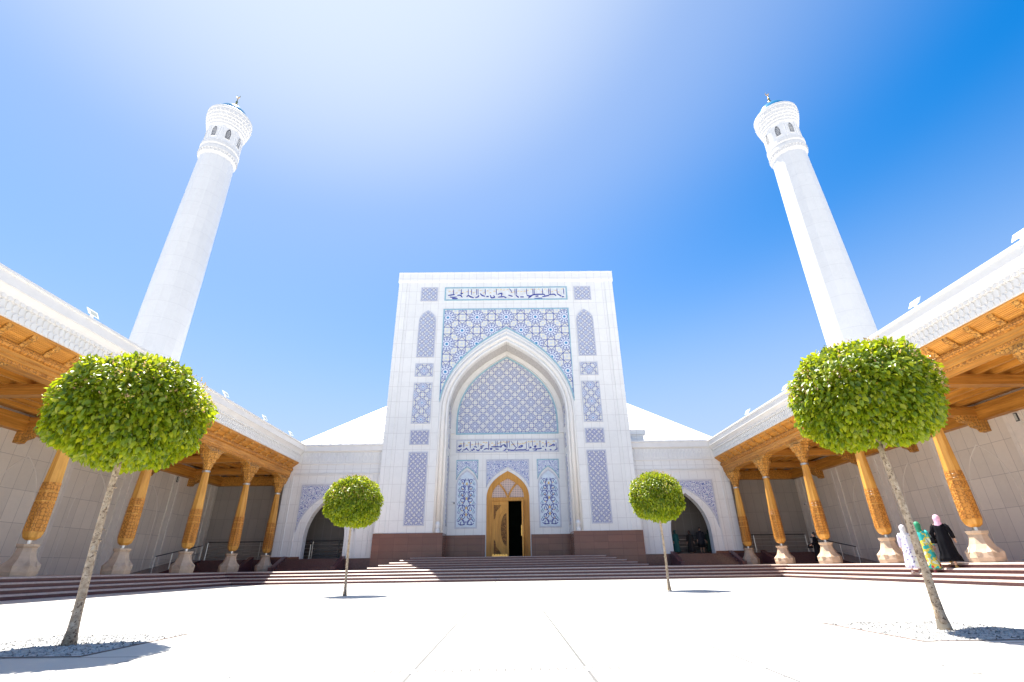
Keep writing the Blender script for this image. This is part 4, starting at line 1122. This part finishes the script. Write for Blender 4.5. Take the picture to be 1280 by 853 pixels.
    for sx in (-1, 1):
        bmesh.ops.create_uvsphere(bm, u_segments=8, v_segments=6, radius=.011*s, matrix=Matrix.Translation((hx+sx*.03*s, hy+.098*s, 1.56*s)))
    local_obj('eyes', bm, HAIR, t)
    bm = B(); tube(bm, [(hx, hy+.095*s, 1.565*s), (hx, hy+.122*s, 1.525*s)], [.009*s, .016*s], 8); tube(bm, [(hx-.022*s, hy+.10*s, 1.49*s), (hx, hy+.108*s, 1.49*s), (hx+.022*s, hy+.10*s, 1.49*s)], .006*s, 6); local_obj('face', bm, SKIN, t)
    if bag:
        p, m = bag; p = Vector(p)*s
        bm = B(); prism(bm, [(-.13*s, -.10*s), (.13*s, -.10*s), (.11*s, .09*s), (-.11*s, .09*s)], lambda u, v, d: (p.x+d, p.y+u, p.z+v), -.05*s, .05*s)
        b = local_obj('bag', bm, m, t, False)
        b.parent = None; b.matrix_world = Matrix.Translation(loc) @ Matrix.Rotation(face, 4, 'Z')
        tag(b, 'dark handbag held by the ' + baglab, 'handbag')
        bm = B(); tube(bm, [(p.x, p.y+.08*s*math.cos(a), p.z+.09*s+.13*s*math.sin(a)) for a in [PI*i/10 for i in range(11)]], .008*s, 6)
        local_obj('strap', bm, m, b)
    return t
black = plain('black_cloth', (.0035, .0035, .006), .9, .3, 10., spec=.15)
FA = -rad(52)           # walking up the steps, away from the court
person('woman in long white flowered dress and white headscarf behind a tree trunk', (14.80, 19.2, 2*RISE), FA, 1.60,
       spotted('white_flowered_cotton', (.60, .58, .66), (.52, .48, .66), (.12, .10, .26), 11.), plain('white_scarf', (.62, .60, .66), .8, .06, 6.), plain('pale_shoe', (.6, .5, .48), .5), feet=((.09, .06, 0), (-.09, -.12, 0)))
person('woman in a bright green, yellow and red flowered dress with green headscarf', (14.88, 18.56, 2*RISE), FA, 1.66,
       spotted('flowered_silk', (.62, .52, .06), (.02, .38, .36), (.50, .03, .06), 7., (.55, .62, .50)), plain('green_scarf', (.01, .22, .11), .6, .2, 6.), plain('red_shoe', (.45, .08, .10), .5), feet=((.09, -.10, 0), (-.09, .16, RISE)), flare=.30)
person('woman in a black robe and pale pink headscarf near the top step', (15.12, 17.9, 3*RISE), FA, 1.68,
       black, plain('pink_scarf', (.66, .40, .55), .7, .15, 12.), plain('tan_shoe', (.42, .26, .06), .5), feet=((.09, -.06, 0), (-.09, .22, RISE)), hemz=.20, flare=.30,
       arms={'L': ((.25, -.03, 1.10), (.26, .07, .90)), 'R': ((-.27, -.03, 1.08), (-.24, .10, .90))}, bag=((-.30, .03, .86), black), baglab='woman in black and pink on the steps')
person('dark-haired person in dark clothes standing by a column foot in the sunlit arcade', (17.2, 29.0, T), rad(70), 1.60, black, None, plain('black_shoe', (.02, .02, .02), .5), hair=True,
       arms={'L': ((.20, .08, 1.08), (.10, .26, 1.0)), 'R': ((-.20, .08, 1.08), (-.10, .26, 1.0))}, bag=((0, .33, .92), black), baglab='dark figure by the column foot')
person('person in a teal dress standing inside the archway', (11.95, 37.0, LZ), rad(200), 1.58, plain('teal_cloth', (.01, .12, .12), .7), plain('dark_teal_scarf', (.01, .07, .08), .8), plain('dark_shoe', (.03, .03, .03), .5))
person('person in a dark brown robe second from the teal dress inside the archway', (12.95, 36.9, LZ), rad(150), 1.52, plain('dark_brown_cloth', (.02, .014, .012), .8, .2), plain('brown_scarf', (.03, .02, .018), .8), plain('brown_shoe', (.03, .025, .02), .5))
person('tall dark-haired man in a black coat inside the archway', (13.72, 36.9, LZ), rad(170), 1.74, plain('charcoal_cloth', (.016, .014, .02), .8, .2), None, plain('coal_shoe', (.02, .02, .02), .5), hair=True, hemz=.4, flare=.22)
person('person in dark green at the jamb inside the archway', (14.35, 37.0, LZ), rad(185), 1.58, plain('dark_green_cloth', (.012, .03, .016), .8, .2), plain('green_black_scarf', (.012, .02, .014), .8), plain('olive_shoe', (.03, .03, .02), .5))

# ------------------------------------------------------------------ light, sky, camera
SUNV = Vector((-.235, .285, 1.0)).normalized()
elev = math.asin(SUNV.z); az = math.atan2(SUNV.x, SUNV.y)
sun = bpy.data.lights.new('sun', 'SUN'); sun.energy = 4.2; sun.angle = rad(.5); sun.color = (1, .95, .86)
so = link(bpy.data.objects.new('sun', sun)); so.rotation_euler = SUNV.to_track_quat('Z', 'Y').to_euler(); so.location = (0, 0, 60)
w = bpy.data.worlds.new('World'); sc.world = w; w.use_nodes = True
nt = w.node_tree; sky = nt.nodes.new('ShaderNodeTexSky'); sky.sky_type = 'NISHITA'; sky.sun_disc = False
sky.sun_elevation = elev; sky.sun_rotation = az; sky.altitude = 450; sky.air_density = 1.2; sky.dust_density = .3; sky.ozone_density = 4.5
hs = nt.nodes.new('ShaderNodeHueSaturation'); hs.inputs['Saturation'].default_value = 1.40; nt.links.new(sky.outputs[0], hs.inputs['Color'])
# summer haze: a broad pale aureole round the sun and a milky band above the horizon, both in world directions
tc = nt.nodes.new('ShaderNodeTexCoord'); sx = nt.nodes.new('ShaderNodeSeparateXYZ'); nt.links.new(tc.outputs['Generated'], sx.inputs[0])
D = [V(nt, sx.outputs[i]) for i in range(3)]
dot = D[0]*SUNV.x + D[1]*SUNV.y + D[2]*SUNV.z
def sstep(v, lo, hi):
    n = nt.nodes.new('ShaderNodeMapRange'); n.interpolation_type = 'SMOOTHSTEP'; nt.links.new(v.s, n.inputs[0])
    n.inputs[1].default_value = lo; n.inputs[2].default_value = hi; return V(nt, n.outputs[0])
aur = sstep(dot, math.cos(rad(57)), math.cos(rad(20)))*.68
hor = sstep(D[2]*-1., -.66, -.12)*.88
c1 = mixc(nt, (aur*-1.+1.)*(hor*-1.+1.)*-1.+1., hs.outputs[0], (2.75, 3.35, 4.55))
c2 = mixc(nt, sstep(dot, math.cos(rad(34)), math.cos(rad(3)))*.70, c1, (4.2, 4.6, 5.0))
nt.links.new(c2, nt.nodes['Background'].inputs[0]); nt.nodes['Background'].inputs[1].default_value = .058

cam = bpy.data.cameras.new('camera'); co = link(bpy.data.objects.new('camera', cam)); sc.camera = co
f, pitch, roll, yaw = 600., .439, -.0145, .0105
Fv = Vector((math.sin(yaw)*math.cos(pitch), math.cos(yaw)*math.cos(pitch), math.sin(pitch)))
Rv = Vector((math.cos(yaw), -math.sin(yaw), 0)); Uv = Rv.cross(Fv)
R2 = Rv*math.cos(roll) + Uv*math.sin(roll); U2 = -Rv*math.sin(roll) + Uv*math.cos(roll)
mw = Matrix(((R2.x, U2.x, -Fv.x, .08), (R2.y, U2.y, -Fv.y, 0.), (R2.z, U2.z, -Fv.z, .70), (0, 0, 0, 1)))
co.matrix_world = mw
cam.sensor_fit = 'HORIZONTAL'; cam.sensor_width = 36.; cam.lens = 36.*f/1280.; cam.clip_start = .05; cam.clip_end = 2000
vsn = sc.view_settings; vsn.view_transform = 'Standard'; vsn.look = 'None'; vsn.exposure = 1.88; vsn.gamma = 1.; vsn.use_curve_mapping = False
sc.render.engine = 'CYCLES'; sc.cycles.use_denoising = True; sc.cycles.max_bounces = 8; sc.cycles.diffuse_bounces = 5
